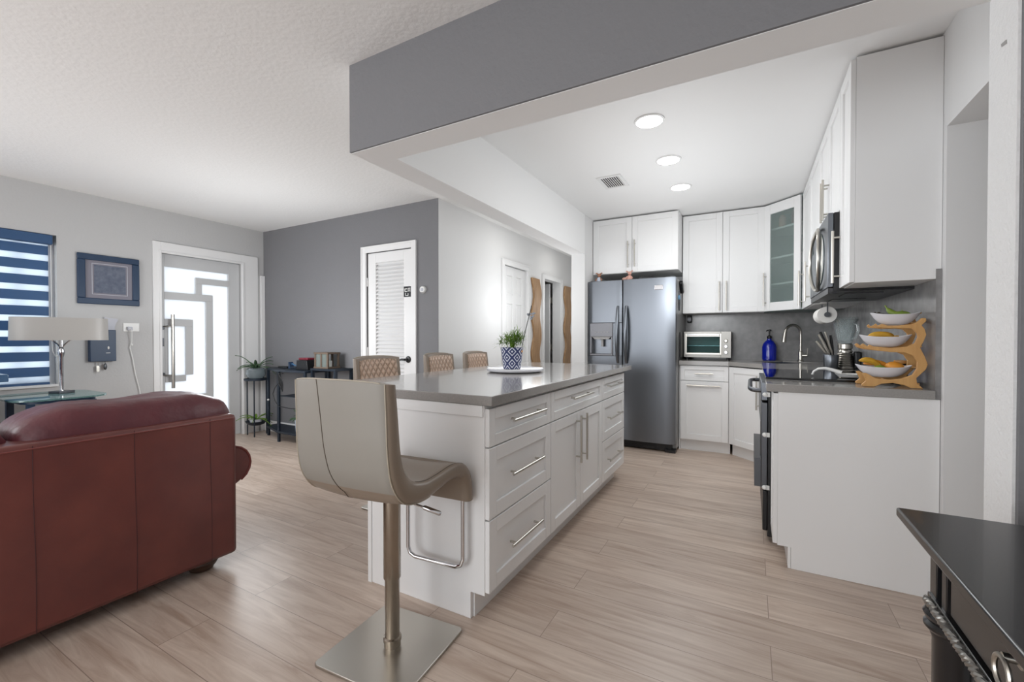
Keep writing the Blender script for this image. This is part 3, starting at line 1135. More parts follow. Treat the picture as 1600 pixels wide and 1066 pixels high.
# ------------------------------------------------------------------ fridge
def fridge():
    T = thing('refrigerator', 'stainless steel side by side refrigerator with water dispenser', 'refrigerator', (-1.1, 4.9, 0))
    x0, x1 = -1.545, -0.648
    Mb().box(x0 + 0.004, x1, 4.60, 5.26, 0.03, 1.735).build('body', M('grey fridge side', (150, 150, 150), 0.4, 0.3), T, bevel=0.004)
    xm = -1.172
    def door(a, b):
        m = Mb()
        n = 10
        pts = []
        for i in range(n + 1):
            u = i / n
            pts.append((a + (b - a) * u, 4.515 - 0.020 * math.sin(PI * u) ** 0.5))
        pts = [(a, 4.59)] + pts + [(b, 4.59)]
        m.prism(pts, 'z', 0.085, 1.745)
        return m
    L = Mb()
    # left door with dispenser opening
    la, lb = x0, xm - 0.004
    da, db, dz0, dz1 = -1.515, -1.268, 0.955, 1.30
    def yy(x):
        u = (x - la) / (lb - la)
        return 4.515 - 0.020 * math.sin(PI * max(0, min(1, u))) ** 0.5
    xs = [la + (lb - la) * i / 10 for i in range(11)]
    L.prism([(la, 4.59)] + [(x, yy(x)) for x in xs] + [(lb, 4.59)], 'z', 0.085, dz0)
    L.prism([(la, 4.59)] + [(x, yy(x)) for x in xs] + [(lb, 4.59)], 'z', dz1, 1.745)
    L.prism([(la, 4.59), (la, yy(la)), (da, yy(da)), (da, 4.59)], 'z', dz0, dz1)
    L.prism([(db, 4.59), (db, yy(db)), (lb, yy(lb)), (lb, 4.59)], 'z', dz0, dz1)
    L.box(da, db, 4.575, 4.59, dz0, dz1)
    ld = L.build('freezer_door', STEEL, T, bevel=0.004)
    rd = door(xm + 0.004, x1 + 0.0).build('fridge_door', STEEL, T, bevel=0.004)
    D = Mb()
    D.box(da, db, 4.490, 4.574, 1.155, dz1)
    D.box(da, db, 4.490, 4.574, dz0, 0.975)
    D.box(da, da + 0.018, 4.490, 4.574, 0.975, 1.155).box(db - 0.018, db, 4.490, 4.574, 0.975, 1.155)
    D.build('dispenser', M('grey dispenser plastic', (118, 118, 122), 0.35, 0.5), ld, bevel=0.003)
    D = Mb()
    D.prism([(da + 0.02, 1.155), (da + 0.05, 1.128), (db - 0.05, 1.128), (db - 0.02, 1.155)], 'y', 4.497, 4.56)
    D.box(-1.40, -1.38, 4.52, 4.55, 1.05, 1.13)
    for i in range(5): D.box(da + 0.055 + i * 0.032, da + 0.068 + i * 0.032, 4.488, 4.4905, 1.20, 1.207)
    D.build('dispenser_controls', M('pale grey plastic', (160, 158, 156), 0.4), ld)
    for x, sg, d in ((-1.212, -1, ld), (-1.132, 1, rd)):
        h = Mb()
        pts = []
        for i in range(17):
            u = i / 16
            z = 0.885 + 0.585 * u
            pts.append((x + sg * 0.004, 4.500 - 0.052 * math.sin(PI * u) ** 0.6, z))
        h.tube(pts, [0.013 + 0.007 * math.sin(PI * i / 16) for i in range(17)], 12)
        h.build('handle', STEEL, d)
    Mb().box(-0.85, -0.765, 4.488, 4.5005, 1.622, 1.668).build('badge', CHROME, rd, bevel=0.003)
    g = Mb()
    g.box(x0 + 0.01, x1 - 0.04, 4.555, 4.60, 0.012, 0.082)
    for i in range(5): g.box(x0 + 0.03, x1 - 0.18, 4.551, 4.556, 0.022 + i * 0.011, 0.026 + i * 0.011)
    g.build('toe_grille', BLACK, T)
    for q in ((x1 - 0.10, x1, 4.52, 4.60), (x0, x0 + 0.1, 4.56, 4.66), (x0 + 0.05, x1 - 0.05, 5.1, 5.2)):
        Mb().box(*q, 0.0, 0.03).build('foot', BLACK, T)
    for q in ((x0 + 0.02, x0 + 0.10), (x1 - 0.10, x1 - 0.02)):
        Mb().box(*q, 4.53, 4.62, 1.745, 1.752).build('hinge_cover', STEELD, T)
    return T


fridge()
# on the fridge: figurines, magnets, black tray
def figurine(name, label, x, y, z, body, head, lie=False):
    T = thing(name, label, 'figurine', (x, y, z))
    m = Mb()
    m.lathe([(0.022, z), (0.030, z + 0.008), (0.028, z + 0.03), (0.018, z + 0.052), (0.010, z + 0.060)], (x, y, 0), 16)
    if lie: m.ball((x - 0.045, y, z + 0.022), 0.020, sx=1.7, sz=0.9)
    m.build('body', body, T)
    h = Mb()
    h.ball((x + 0.004, y - 0.008, z + 0.078), 0.020)
    for s in (1, -1):
        h.tube([(x + s * 0.010, y, z + 0.088), (x + s * 0.026, y, z + 0.104), (x + s * 0.038, y, z + 0.100)], [0.007, 0.008, 0.004], 8)
    h.ball((x + 0.004, y - 0.028, z + 0.073), 0.009)
    h.build('head', head, T)
    for s in (1, -1):
        a = Mb()
        a.tube([(x + s * 0.018, y - 0.01, z + 0.045), (x + s * 0.032, y - 0.015, z + 0.03), (x + s * 0.028, y - 0.02, z + 0.012)], [0.008, 0.007, 0.005], 8)
        a.build('arm', head, T)
    return T


figurine('figurine', 'small brown and blue deer figurine at the left end of the fridge top', -1.46, 4.63, 1.7455, FIGW, FIGB)
figurine('figurine', 'small pink and white animal figurine at the middle of the fridge top', -1.13, 4.63, 1.7455, FIGP, FIGP, True)
tg = Mb()
tg.prism([(-1.07, 1.7455), (-0.86, 1.7455), (-0.90, 1.782), (-1.03, 1.795)], 'y', 4.66, 4.80)
tag(tg.build('cap', BLACK, bevel=0.01), 'flat black cap lying on top of the refrigerator', 'cap')
mg = thing('key_hook', 'blue and black bottle openers stuck to the side of the refrigerator', 'magnet', (-0.64, 4.7, 1.5))
Mb().tube([(-0.645, 4.70, 1.62), (-0.640, 4.70, 1.50), (-0.643, 4.705, 1.42)], [0.006, 0.009, 0.005], 8).build('rod', STEELD, mg)
Mb().box(-0.6475, -0.636, 4.66, 4.76, 1.53, 1.575).build('clip', M('sky blue plastic', (90, 150, 190), 0.4), mg, bevel=0.004)
mg2 = Mb()
mg2.prism([(4.74, 1.73), (4.80, 1.70), (4.86, 1.62), (4.80, 1.60), (4.72, 1.70)], 'x', -0.6475, -0.615)
tag(mg2.build('clip', BLACK, bevel=0.006), 'black chip clip on the upper side of the refrigerator', 'clip')


# ------------------------------------------------------------------ cabinets along the back wall
UB = 1.40        # underside of uppers
def wall_cabinet(label, x0, x1, yf, z0, z1, fronts, xw=None):
    T = thing('wall_cabinet', label, 'cabinet', ((x0 + x1) / 2, (yf + YB) / 2, z0))
    Mb().box(x0, x1, yf + 0.0205, YB - 0.001, z0, z1).build('body', CAB, T, bevel=0.001)
    xf = face_xf((0, yf + 0.02, 0), 0)
    for u0, u1, hnd in fronts:
        front(T, xf, 'door', u0, u1, z0 + 0.003, z1 - 0.006, hnd)
    return T


wall_cabinet('white two door cabinet above the refrigerator', -1.546, -0.652, 4.68, 1.84, 2.438,
             [(-1.543, -1.118, ((-1.155, 2.172), (-1.155, 1.890))), (-1.114, -0.655, ((-1.085, 2.178), (-1.085, 1.896)))])
wall_cabinet('tall white two door wall cabinet between refrigerator and glass corner cabinet', -0.645, 0.115, 4.95, UB, 2.438,
             [(-0.642, -0.262, ((-0.290, 1.72), (-0.290, 1.425))), (-0.258, 0.112, ((-0.225, 1.72), (-0.225, 1.425)))])


def corner_upper():
    T = thing('corner_cabinet', 'diagonal corner wall cabinet with a frosted glass door', 'cabinet', (0.42, 5.0, UB))
    p0, p1 = (0.118, 4.972), (0.397, 4.693)
    z0, z1 = UB, 2.438
    # carcass open at the front: back, sides, top, bottom, shelves
    poly = [p0, p1, (0.718, 4.693), (0.718, YB - 0.002), (0.118, YB - 0.002)]
    b = Mb()
    b.prism(poly, 'z', z0, z0 + 0.018).prism(poly, 'z', z1 - 0.018, z1)
    b.box(0.118, 0.134, 4.974, YB - 0.002, z0 + 0.018, z1 - 0.018).box(0.40, 0.718, 4.693, 4.709, z0 + 0.018, z1 - 0.018)
    b.box(0.134, 0.718, YB - 0.012, YB - 0.002, z0 + 0.018, z1 - 0.018).box(0.708, 0.718, 4.709, YB - 0.012, z0 + 0.018, z1 - 0.018)
    b.build('body', CABIN, T)
    s = Mb()
    for z in (1.655, 1.91, 2.19):
        s.prism([(0.150, 4.99), (0.40, 4.74), (0.70, 4.74), (0.70, 5.285), (0.150, 5.285)], 'z', z, z + 0.018)
    s.build('shelf', CAB, T)
    w = math.hypot(p1[0] - p0[0], p1[1] - p0[1])
    xf = face_xf((p0[0], p0[1], 0), -45)
    d = Mb(xf)
    fr = 0.075
    a, c = 0.004, w - 0.004
    t = 0.02
    d.box(a, a + 0.068, -t, 0, z0 + 0.003, z1 - 0.006).box(c - 0.062, c, -t, 0, z0 + 0.003, z1 - 0.006)
    d.box(a + 0.068, c - 0.062, -t, 0, z1 - 0.10, z1 - 0.006).box(a + 0.068, c - 0.062, -t, 0, z0 + 0.003, z0 + 0.085)
    dd = d.build('door', CAB, T, bevel=0.0018)
    Mb(xf).box(a + 0.066, c - 0.060, -0.012, -0.008, z0 + 0.08, z1 - 0.095).build('glass_pane', FROST, dd)
    h = Mb(xf)
    bar_handle(h, (0.030, 1.775), (0.030, 1.45), -t)
    h.build('handle', NICKEL, dd)
    # things kept on the shelves
    for x, y, r, hh, mt, nm, lb in ((0.26, 4.96, 0.030, 0.12, FIGP, 'jar', 'pink jar on the top shelf behind frosted glass'),
                                    (0.36, 4.87, 0.034, 0.14, RED, 'jar', 'dark red jar on the top shelf behind frosted glass'),
                                    (0.44, 4.80, 0.03, 0.11, WHITEP, 'jar', 'white jar on the top shelf behind frosted glass')):
        j = Mb().lathe([(r, 2.209), (r, 2.209 + hh * 0.8), (r * 0.7, 2.209 + hh * 0.86), (r * 0.7, 2.209 + hh)], (x, y, 0), 16)
        tag(j.build(nm, mt), lb, 'jar', )
    j = Mb().lathe([(0.03, 1.419), (0.035, 1.45), (0.03, 1.50), (0.02, 1.505)], (0.42, 4.80, 0), 16)
    tag(j.build('cup', GREEN), 'green cup on the bottom of the frosted corner cabinet', 'cup')


corner_upper()


def right_cab(label, y0, y1, z0, z1, doors):
    T = thing('wall_cabinet', label, 'cabinet', (0.56, (y0 + y1) / 2, z0))
    Mb().box(0.4205, XR - 0.001, y0, y1, z0, z1).build('body', CAB, T, bevel=0.001)
    # facing -x : local u = Y0 - y
    xf = face_xf((0.42, y1, 0), -90)
    for a, b, h in doors:      # a<b in world y
        front(T, xf, 'door', y1 - b, y1 - a, z0 + 0.003, z1 - 0.006, h and tuple((y1 - q[0], q[1]) for q in h))
    return T


rc = right_cab('white end wall cabinet nearest the camera above the peninsula', 2.54, 2.812, 1.397, 2.438,
          [(2.543, 2.809, ((2.784, 1.695), (2.784, 1.425)))])
right_cab('short white wall cabinet above the microwave', 2.815, 3.585, 1.803, 2.438,
          [(2.818, 3.198, ((3.165, 2.08), (3.165, 1.84))), (3.202, 3.582, ((3.235, 2.08), (3.235, 1.84)))])
right_cab('white wall cabinet between the microwave and the glass corner cabinet', 3.588, 4.690, 1.397, 2.438,
          [(3.591, 4.138, ((4.10, 1.74), (4.10, 1.43))), (4.142, 4.687, ((4.62, 1.74), (4.62, 1.43)))])


def microwave():
    T = thing('microwave', 'stainless over the range microwave with curved door handle', 'microwave', (0.53, 3.2, 1.38))
    y0, y1 = 2.818, 3.582
    x0 = 0.352
    zb, zt = 1.385, 1.80
    Mb().box(0.378, XR - 0.002, y0, y1, zb, zt).build('body', BLACK, T, bevel=0.002)
    f = Mb()
    f.box(x0, 0.377, y0, 3.385, zb + 0.022, zt)
    fr = f.build('door', STEEL, T, bevel=0.004)
    g = Mb()
    cy, cz = 3.105, 1.595
    g.lathe([(0.165, -0.004), (0.165, 0.0)], (x0, cy, cz), 40, 'x', sy=0.92)
    g.build('window', M('dark oven glass', (60, 84, 86), 0.08, coat=0.5), fr)
    h = Mb()
    for s in (1, -1):
        pts = []
        for i in range(17):
            a = -PI * 0.5 + PI * i / 16
            pts.append((x0 - 0.012 - 0.018 * math.cos(a), cy + s * (0.195 * math.cos(a) - 0.0), cz + 0.175 * math.sin(a)))
        h.tube(pts, 0.010, 10)
    h.build('handle', NICKEL, fr)
    Mb().box(x0, 0.377, 3.388, y1, zb + 0.022, zt).build('control_panel', STEEL, T, bevel=0.004)
    Mb().box(x0 - 0.001, x0 + 0.002, 3.41, 3.56, 1.68, 1.76).build('display', GLASSB, T)
    u = Mb()
    u.box(0.36, XR - 0.003, y0 + 0.002, y1 - 0.002, zb - 0.004, zb)
    for yy_ in (2.90, 3.30): u.box(0.44, 0.60, yy_, yy_ + 0.2, zb - 0.009, zb - 0.003)
    u.box(0.355, 0.40, y0 + 0.01, y1 - 0.01, zb - 0.010, zb + 0.020)
    u.build('vent_underside', M('dark grease filter', (52, 52, 54), 0.4, 0.7, var=(60, 0.8, (90, 90, 92))), T)


microwave()


# ------------------------------------------------------------------ base cabinets
def base_back():
    T = thing('base_cabinet', 'white base cabinet with drawer and pull-out door under the toaster oven', 'cabinet', (-0.41, 5.0, 0))
    x0, x1 = -0.632, -0.186
    Mb().box(x0, x1, 4.7205, YB - 0.001, 0.11, 0.872).build('body', CAB, T)
    Mb().box(x0, x1 + 0.010, 4.765, 4.78, 0, 0.11).build('toe_kick', CAB, T)
    xf = face_xf((0, 4.72, 0), 0)
    front(T, xf, 'drawer', x0 + 0.004, x1 - 0.003, 0.715, 0.862, ((-0.49, 0.788), (-0.325, 0.788)), 0.04)
    front(T, xf, 'door', x0 + 0.004, x1 - 0.003, 0.118, 0.709, ((-0.565, 0.668), (-0.262, 0.668)))
    Mb().box(-0.6455, -0.6335, 4.74, YB - 0.002, 0, 0.872).build('side_filler', CAB, T)


base_back()


def corner_base():
    T = thing('base_cabinet', 'diagonal white sink base cabinet in the corner', 'cabinet', (0.35, 4.9, 0))
    p0, p1 = (-0.184, 4.72), (0.118, 4.418)
    poly = [(p0[0], p0[1] + 0.004), (p1[0], p1[1] + 0.004), (0.718, 4.43), (0.718, YB - 0.003), (-0.184, YB - 0.003)]
    Mb().prism([(p0[0] + 0.001, 4.727), (0.118, 4.425), (0.718, 4.425), (0.718, YB - 0.003), (-0.183, YB - 0.003)], 'z', 0.11, 0.70).build('body', CAB, T)
    xf = face_xf((p0[0], p0[1], 0), -45)
    w = math.hypot(0.302, 0.302)
    Mb(xf).box(-0.002, w, 0.0451, 0.06, 0, 0.1095).build('toe_kick', CAB, T)
    front(T, xf, 'door', 0.018, w - 0.012, 0.118, 0.862, ((w - 0.055, 0.80), (w - 0.055, 0.50)))


corner_base()


def right_base():
    # base between range and corner
    T = thing('base_cabinet', 'white base cabinet beyond the range', 'cabinet', (0.42, 4.0, 0))
    y0, y1 = 3.575, 4.40
    Mb().box(0.1205, XR - 0.002, y0, y1, 0.11, 0.872).build('body', CAB, T)
    Mb().box(0.18, 0.195, y0, y1, 0, 0.11).build('toe_kick', CAB, T)
    xf = face_xf((0.12, y1, 0), -90)
    front(T, xf, 'door', 0.004, y1 - y0 - 0.004, 0.118, 0.862, ((0.06, 0.80), (0.06, 0.50)))
    T = thing('base_cabinet', 'narrow white peninsula base cabinet with plain end panel facing the camera', 'cabinet', (0.42, 2.66, 0))
    y0, y1 = 2.535, 2.795
    Mb().box(0.1205, XR - 0.002, y0 + 0.018, y1, 0.11, 0.872).build('body', CAB, T)
    Mb().prism([(0.178, 0), (XR - 0.002, 0), (XR - 0.002, 0.872), (0.120, 0.872), (0.120, 0.105), (0.178, 0.105)], 'y', y0, y0 + 0.018).build('end_panel', CAB, T, bevel=0.001)
    Mb().box(0.165, 0.177, y0 + 0.004, y1, 0, 0.105).build('toe_kick', CAB, T)
    xf = face_xf((0.12, y1, 0), -90)
    b = Mb(xf)
    shaker(b, 0.003, y1 - y0 - 0.001, 0.112, 0.865, 0.05)
    b.build('door', CAB, T, bevel=0.0015)


right_base()


def worktop():
    # L-shaped slab with the range gap and a sink cut; built of prisms joined edge to edge
    m = Mb()
    z0, z1 = 0.873, 0.912
    m.box(-0.640, -0.192, 4.675, YB - 0.021, z0, z1)
    # corner around the sink basin (sink rectangle rotated kept as gap)
    m.prism([(-0.192, 4.675), (0.082, 4.400), (0.24, 4.558), (-0.034, 4.833)], 'z', z0, z1)
    m.prism([(-0.192, 4.675), (-0.034, 4.833), (-0.192, 4.991)], 'z', z0, z1)
    m.prism([(-0.192, 4.991), (-0.034, 4.833), (0.28, 5.147), (0.148, YB - 0.021), (-0.192, YB - 0.021)], 'z', z0, z1)
    m.prism([(0.148, YB - 0.021), (0.28, 5.147), (0.554, 4.873), (0.699, 5.018), (0.699, YB - 0.021)], 'z', z0, z1)
    m.prism([(0.082, 4.400), (0.699, 4.400), (0.699, 5.018), (0.24, 4.558)], 'z', z0, z1)
    m.box(0.082, 0.699, 3.568, 4.40, z0, z1)
    tag(m.build('kitchen_worktop', QUARTZ, smooth=False), 'grey quartz worktop running along the back wall and around the sink corner', 'worktop')
    tag(Mb().box(0.068, 0.699, 2.522, 2.797, z0, z1).build('peninsula_worktop', QUARTZ, bevel=0.003),
        'grey quartz worktop piece on the narrow peninsula cabinet beside the range', 'worktop')
    s = Mb()
    xf = face_xf((-0.034, 4.833, 0), -45)
    # bowl: local u 0..0.387, v 0..0.444
    U, V = 0.387, 0.444
    s.xf = xf
    s.box(0.002, U - 0.002, 0.002, V - 0.002, 0.712, 0.716)
    s.box(0.002, 0.006, 0.002, V - 0.002, 0.716, 0.9).box(U - 0.006, U - 0.002, 0.002, V - 0.002, 0.716, 0.9)
    s.box(0.006, U - 0.006, 0.002, 0.006, 0.716, 0.9).box(0.006, U - 0.006, V - 0.006, V - 0.002, 0.716, 0.9)
    tag(s.build('sink', STEEL), 'stainless undermount corner sink below the faucet', 'sink')


worktop()
# backsplash
struct(Mb().box(-0.645, 0.70, YB - 0.02, YB - 0.001, 0.873, UB).build('trim_3', SPLASH))
struct(Mb().box(0.70, XR - 0.001, 2.535, YB - 0.02, 0.873, UB + 0.04).build('trim_4', SPLASH))


def range_():
    T = thing('kitchen_range', 'black and stainless slide-in electric range with glass cooktop', 'range', (0.37, 3.18, 0))
    y0, y1 = 2.805, 3.562
    Mb().box(0.085, XR - 0.04, y0, y1, 0.03, 0.895).build('body', BLACK, T, bevel=0.003)
    Mb().box(0.072, XR - 0.03, y0 - 0.006, y1 + 0.003, 0.913, 0.924).build('cooktop', GLASSB, T, bevel=0.002)
    Mb().box(0.075, XR - 0.035, y0, y1, 0.895, 0.913).build('cooktop_rim', STEEL, T)
    d = Mb()
    d.box(0.052, 0.084, y0 + 0.006, y1 - 0.006, 0.30, 0.78)
    dd = d.build('oven_door', STEELD, T, bevel=0.004)
    Mb().box(0.0495, 0.0515, y0 + 0.09, y1 - 0.09, 0.36, 0.66).build('oven_window', GLASSB, dd)
    Mb().box(0.050, 0.084, y0 + 0.006, y1 - 0.006, 0.79, 0.893).build('control_panel', STEEL, T, bevel=0.004)
    for nm, zz, xo in (('oven_handle', 0.845, 0.0), ('drawer_handle', 0.33, 0.0)):
        h = Mb()
        pts = [(0.052, y0 + 0.02, zz), (0.018, y0 + 0.028, zz), (0.004, y0 + 0.06, zz)]
        pts += [(-0.004 + 0.0, y0 + 0.12 + k * (y1 - y0 - 0.24) / 6, zz) for k in range(7)]
        pts += [(0.004, y1 - 0.06, zz), (0.018, y1 - 0.028, zz), (0.052, y1 - 0.02, zz)]
        if nm == 'oven_handle':
            h.tube(pts, 0.013, 12)
        else:
            h.box(0.020, 0.052, y0 + 0.02, y1 - 0.02, 0.30, 0.46)
        h.build(nm, STEELD, T)
    Mb().box(0.062, 0.085, y0 + 0.006, y1 - 0.006, 0.06, 0.285).build('storage_drawer', BLACK, T, bevel=0.004)
    for q in ((0.11, 0.16, y0 + 0.02, y0 + 0.06), (0.11, 0.16, y1 - 0.06, y1 - 0.02), (0.6, 0.65, y0 + 0.02, y0 + 0.06), (0.6, 0.65, y1 - 0.06, y1 - 0.02)):
        Mb().box(*q, 0, 0.03).build('foot', BLACK, T)
    for z in (0.825, 0.60, 0.305):
        c = Mb()
        c.box(0.068, 0.094, y0 - 0.004, y0 + 0.004, z - 0.012, z + 0.012).ball((0.070, y0 - 0.003, z), 0.013)
        c.build('bumper', WHITEP, T)


range_()


# ------------------------------------------------------------------ things on the kitchen counters
CT = 0.9125
def toaster_oven():
    x0, x1, yf, yb = -0.628, -0.178, 4.935, 5.24
    T = thing('toaster_oven', 'stainless toaster oven with glass door and three knobs', 'toaster oven', ((x0 + x1) / 2, 5.1, CT))
    z0, z1 = 0.938, 1.208
    m = Mb()
    m.box(x0, x1, yf + 0.012, yf + 0.03, z0, z1)
    m.box(x0 + 0.006, x1 - 0.006, yf + 0.03, yb, z1 - 0.012, z1).box(x0 + 0.006, x1 - 0.006, yf + 0.03, yb, z0, z0 + 0.012)
    m.box(x0 + 0.006, x0 + 0.018, yf + 0.03, yb, z0 + 0.012, z1 - 0.012).box(x1 - 0.09, x1 - 0.006, yf + 0.03, yb, z0 + 0.012, z1 - 0.012)
    m.box(x0 + 0.018, x1 - 0.09, yb - 0.01, yb, z0 + 0.012, z1 - 0.012)
    # cut look: frame built below instead of solid front
    m.bm.free()
    m = Mb()
    ox0, ox1, oz0, oz1 = x0 + 0.022, x1 - 0.095, z0 + 0.045, z1 - 0.05
    m.box(x0, ox0, yf + 0.01, yf + 0.03, z0, z1).box(ox1, x1, yf + 0.01, yf + 0.03, z0, z1)
    m.box(ox0, ox1, yf + 0.01, yf + 0.03, z0, oz0).box(ox0, ox1, yf + 0.01, yf + 0.03, oz1, z1)
    m.box(x0 + 0.004, x1 - 0.004, yf + 0.03, yb, z1 - 0.012, z1 - 0.002).box(x0 + 0.004, x1 - 0.004, yf + 0.03, yb, z0, z0 + 0.012)
    m.box(x0 + 0.004, x0 + 0.018, yf + 0.03, yb, z0 + 0.012, z1 - 0.012).box(x1 - 0.09, x1 - 0.004, yf + 0.03, yb, z0 + 0.012, z1 - 0.012)
    m.box(x0 + 0.018, x1 - 0.09, yb - 0.01, yb, z0 + 0.012, z1 - 0.012)
    m.build('body', M('satin appliance steel', (150, 148, 144), 0.4, 1.0), T, bevel=0.002)
    d = Mb()
    d.box(ox0 - 0.006, ox0 + 0.008, yf, yf + 0.009, z0 + 0.030, z1 - 0.022).box(ox1 - 0.008, ox1 + 0.006, yf, yf + 0.009, z0 + 0.030, z1 - 0.022)
    d.box(ox0 + 0.008, ox1 - 0.008, yf, yf + 0.009, z1 - 0.052, z1 - 0.022).box(ox0 + 0.008, ox1 - 0.008, yf, yf + 0.009, z0 + 0.030, z0 + 0.048)
    dd = d.build('door', NICKEL, T, bevel=0.0015)
    Mb().box(ox0 + 0.006, ox1 - 0.006, yf + 0.003, yf + 0.006, z0 + 0.046, z1 - 0.050).build('glass', mat_glass('smoky oven glass', (196, 214, 214), 0.2, diff=0.1, drgb=(90, 110, 110)), dd)
    h = Mb()
    h.cyl((ox0 + 0.01, yf - 0.022, z1 - 0.033), (ox1 - 0.01, yf - 0.022, z1 - 0.033), 0.008, 12)
    for x in (ox0 + 0.03, ox1 - 0.03): h.cyl((x, yf - 0.022, z1 - 0.033), (x, yf, z1 - 0.033), 0.005, 8)
    h.build('handle', CHROME, dd)
    r = Mb()
    r.box(ox0 - 0.001, ox1 + 0.001, yf + 0.04, yb - 0.02, 1.058, 1.062)
    for i in range(14):
        x = ox0 + 0.01 + i * (ox1 - ox0 - 0.02) / 13
        r.cyl((x, yf + 0.035, 1.065), (x, yb - 0.015, 1.065), 0.0016, 6)
    r.build('wire_rack', CHROME, T)
    for z in (1.112, 1.055, 0.995):
        k = Mb()
        k.lathe([(0.018, yf + 0.010), (0.018, yf - 0.004), (0.014, yf - 0.010), (0.013, yf - 0.016)], (x1 - 0.047, 0, z), 20, 'y')
        k.build('knob', CHROME if z < 1.1 else NICKEL, T)
    f = Mb()
    for x in (x0 + 0.03, x1 - 0.03):
        for y in (yf + 0.04, yb - 0.03): f.lathe([(0.014, CT), (0.014, z0)], (x, y, 0), 12)
    f.build('foot', BLACK, T)


toaster_oven()
# toaster beside the fridge
T = thing('toaster', 'slim steel toaster squeezed between refrigerator and toaster oven', 'toaster', (-0.64, 5.05, CT))
Mb().box(-0.642, -0.636, 4.96, 5.24, 0.925, 1.19).build('body', STEEL, T, bevel=0.002)
bpy.data.objects.remove(bpy.data.objects['toaster'].children[0])
Mb().box(-0.6435, -0.6335, 4.75, 5.2, 0.93, 1.20).build('body', BLACK, T, bevel=0.002)

# plug-in device on backsplash below the cabinet
T = thing('plug_in_device', 'black plug-in device on the backsplash beside the refrigerator', 'plug', (-0.6, 5.26, 1.31))
Mb().box(-0.632, -0.585, 5.235, 5.279, 1.31, 1.395).build('housing', BLACK, T, bevel=0.012)
Mb().box(-0.628, -0.590, 5.232, 5.236, 1.335, 1.37).build('label_plate', PAPER, T)

# blue soap bottle
T = thing('soap_dispenser', 'cobalt blue glass pump bottle beside the sink', 'soap dispenser', (0.165, 5.20, CT))
bx, by = 0.165, 5.215
Mb().lathe([(0.060, CT), (0.066, CT + 0.006), (0.067, CT + 0.135), (0.060, CT + 0.165), (0.040, CT + 0.195), (0.022, CT + 0.208), (0.020, CT + 0.222)], (bx, by, 0), 32).build('bottle', BLUEG, T)
Mb().lathe([(0.021, CT + 0.222), (0.023, CT + 0.230), (0.023, CT + 0.244), (0.012, CT + 0.254), (0.007, CT + 0.256), (0.007, CT + 0.30), (0.018, CT + 0.302), (0.018, CT + 0.314), (0.005, CT + 0.318)], (bx, by, 0), 20).build('pump', BLACK, T)
o = Mb().tube([(bx, by, CT + 0.308), (bx - 0.02, by - 0.03, CT + 0.308), (bx - 0.028, by - 0.042, CT + 0.298)], 0.005, 8).build('nozzle', BLACK, T)

# faucet
T = thing('faucet', 'tall brushed nickel gooseneck faucet behind the corner sink', 'faucet', (0.40, 5.0, CT))
fx, fy = 0.425, 5.09
m = Mb()
m.lathe([(0.028, CT), (0.028, CT + 0.008), (0.021, CT + 0.012), (0.021, CT + 0.09), (0.016, CT + 0.10)], (fx, fy, 0), 20)
pts = [(fx, fy, CT + 0.09), (fx, fy, CT + 0.25)]
R_ = 0.085
dx, dy = -0.8, -0.6
for k in range(1, 12):
    a = PI * k / 12 * 1.08
    pts.append((fx + dx * R_ * (1 - math.cos(a)), fy + dy * R_ * (1 - math.cos(a)), CT + 0.27 + R_ * math.sin(a)))
m.tube(pts, 0.0125, 14)
m.build('spout', NICKEL, T)
p = Vector(pts[-1])
q = p + Vector((dx * -0.012, dy * -0.012, -1)).normalized() * 0 + Vector((dx * 0.012, dy * 0.012, -0.085))
Mb().tube([p + Vector((0, 0, 0.01)), p, q], [0.014, 0.016, 0.020], 16).build('spray_head', NICKEL, T)
m = Mb()
m.cyl((fx, fy, CT + 0.055), (fx + 0.055, fy - 0.02, CT + 0.058), 0.012, 14)
m.cyl((fx + 0.052, fy - 0.019, CT + 0.058), (fx + 0.056, fy - 0.02, CT + 0.13), 0.004, 10)
m.build('lever', NICKEL, T)

# paper towel under the wall cabinet
T = thing('paper_towel_holder', 'white paper towel roll hanging under the wall cabinet', 'paper towel', (0.50, 3.85, 1.25))
m = Mb()
m.lathe([(0.020, 3.80), (0.058, 3.80), (0.058, 4.05), (0.020, 4.05)], (0.474, 0, 1.307), 36, 'y')
m.build('roll', M('paper towel', (226, 224, 220), 0.9), T)
m = Mb()
m.cyl((0.474, 3.785, 1.307), (0.474, 4.065, 1.307), 0.0185, 16)
m.box(0.470, 0.478, 3.784, 3.788, 1.30, 1.3965).box(0.470, 0.478, 4.062, 4.066, 1.30, 1.3965)
m.build('bracket', STEELD, T)

# knife holder
T = thing('knife_holder', 'steel knife holder with fanned out silver handled knives left of the blender', 'knife holder', (0.505, 3.95, CT))
Mb().lathe([(0.040, CT), (0.044, CT + 0.006), (0.048, CT + 0.10), (0.046, CT + 0.105), (0.040, CT + 0.10), (0.001, CT + 0.09)], (0.515, 3.93, 0), 28).build('cup', STEEL, T)
for k, (u, L, v) in enumerate(((-0.62, 0.13, 0.0), (-0.42, 0.17, -0.015), (-0.36, 0.185, 0.015), (-0.26, 0.18, 0.0), (-0.12, 0.15, 0.02))):
    d_ = Vector((math.sin(u), 0, math.cos(u)))
    p_ = Vector((0.500 + 0.008 * k, 3.93 + v, CT + 0.10))
    Mb().tube([p_, p_ + d_ * 0.03, p_ + d_ * (0.03 + L * 0.4), p_ + d_ * L], [0.003, 0.008, 0.010, 0.008], 10).build('knife_handle', BLACK if k in (2, 4) else NICKEL, T)

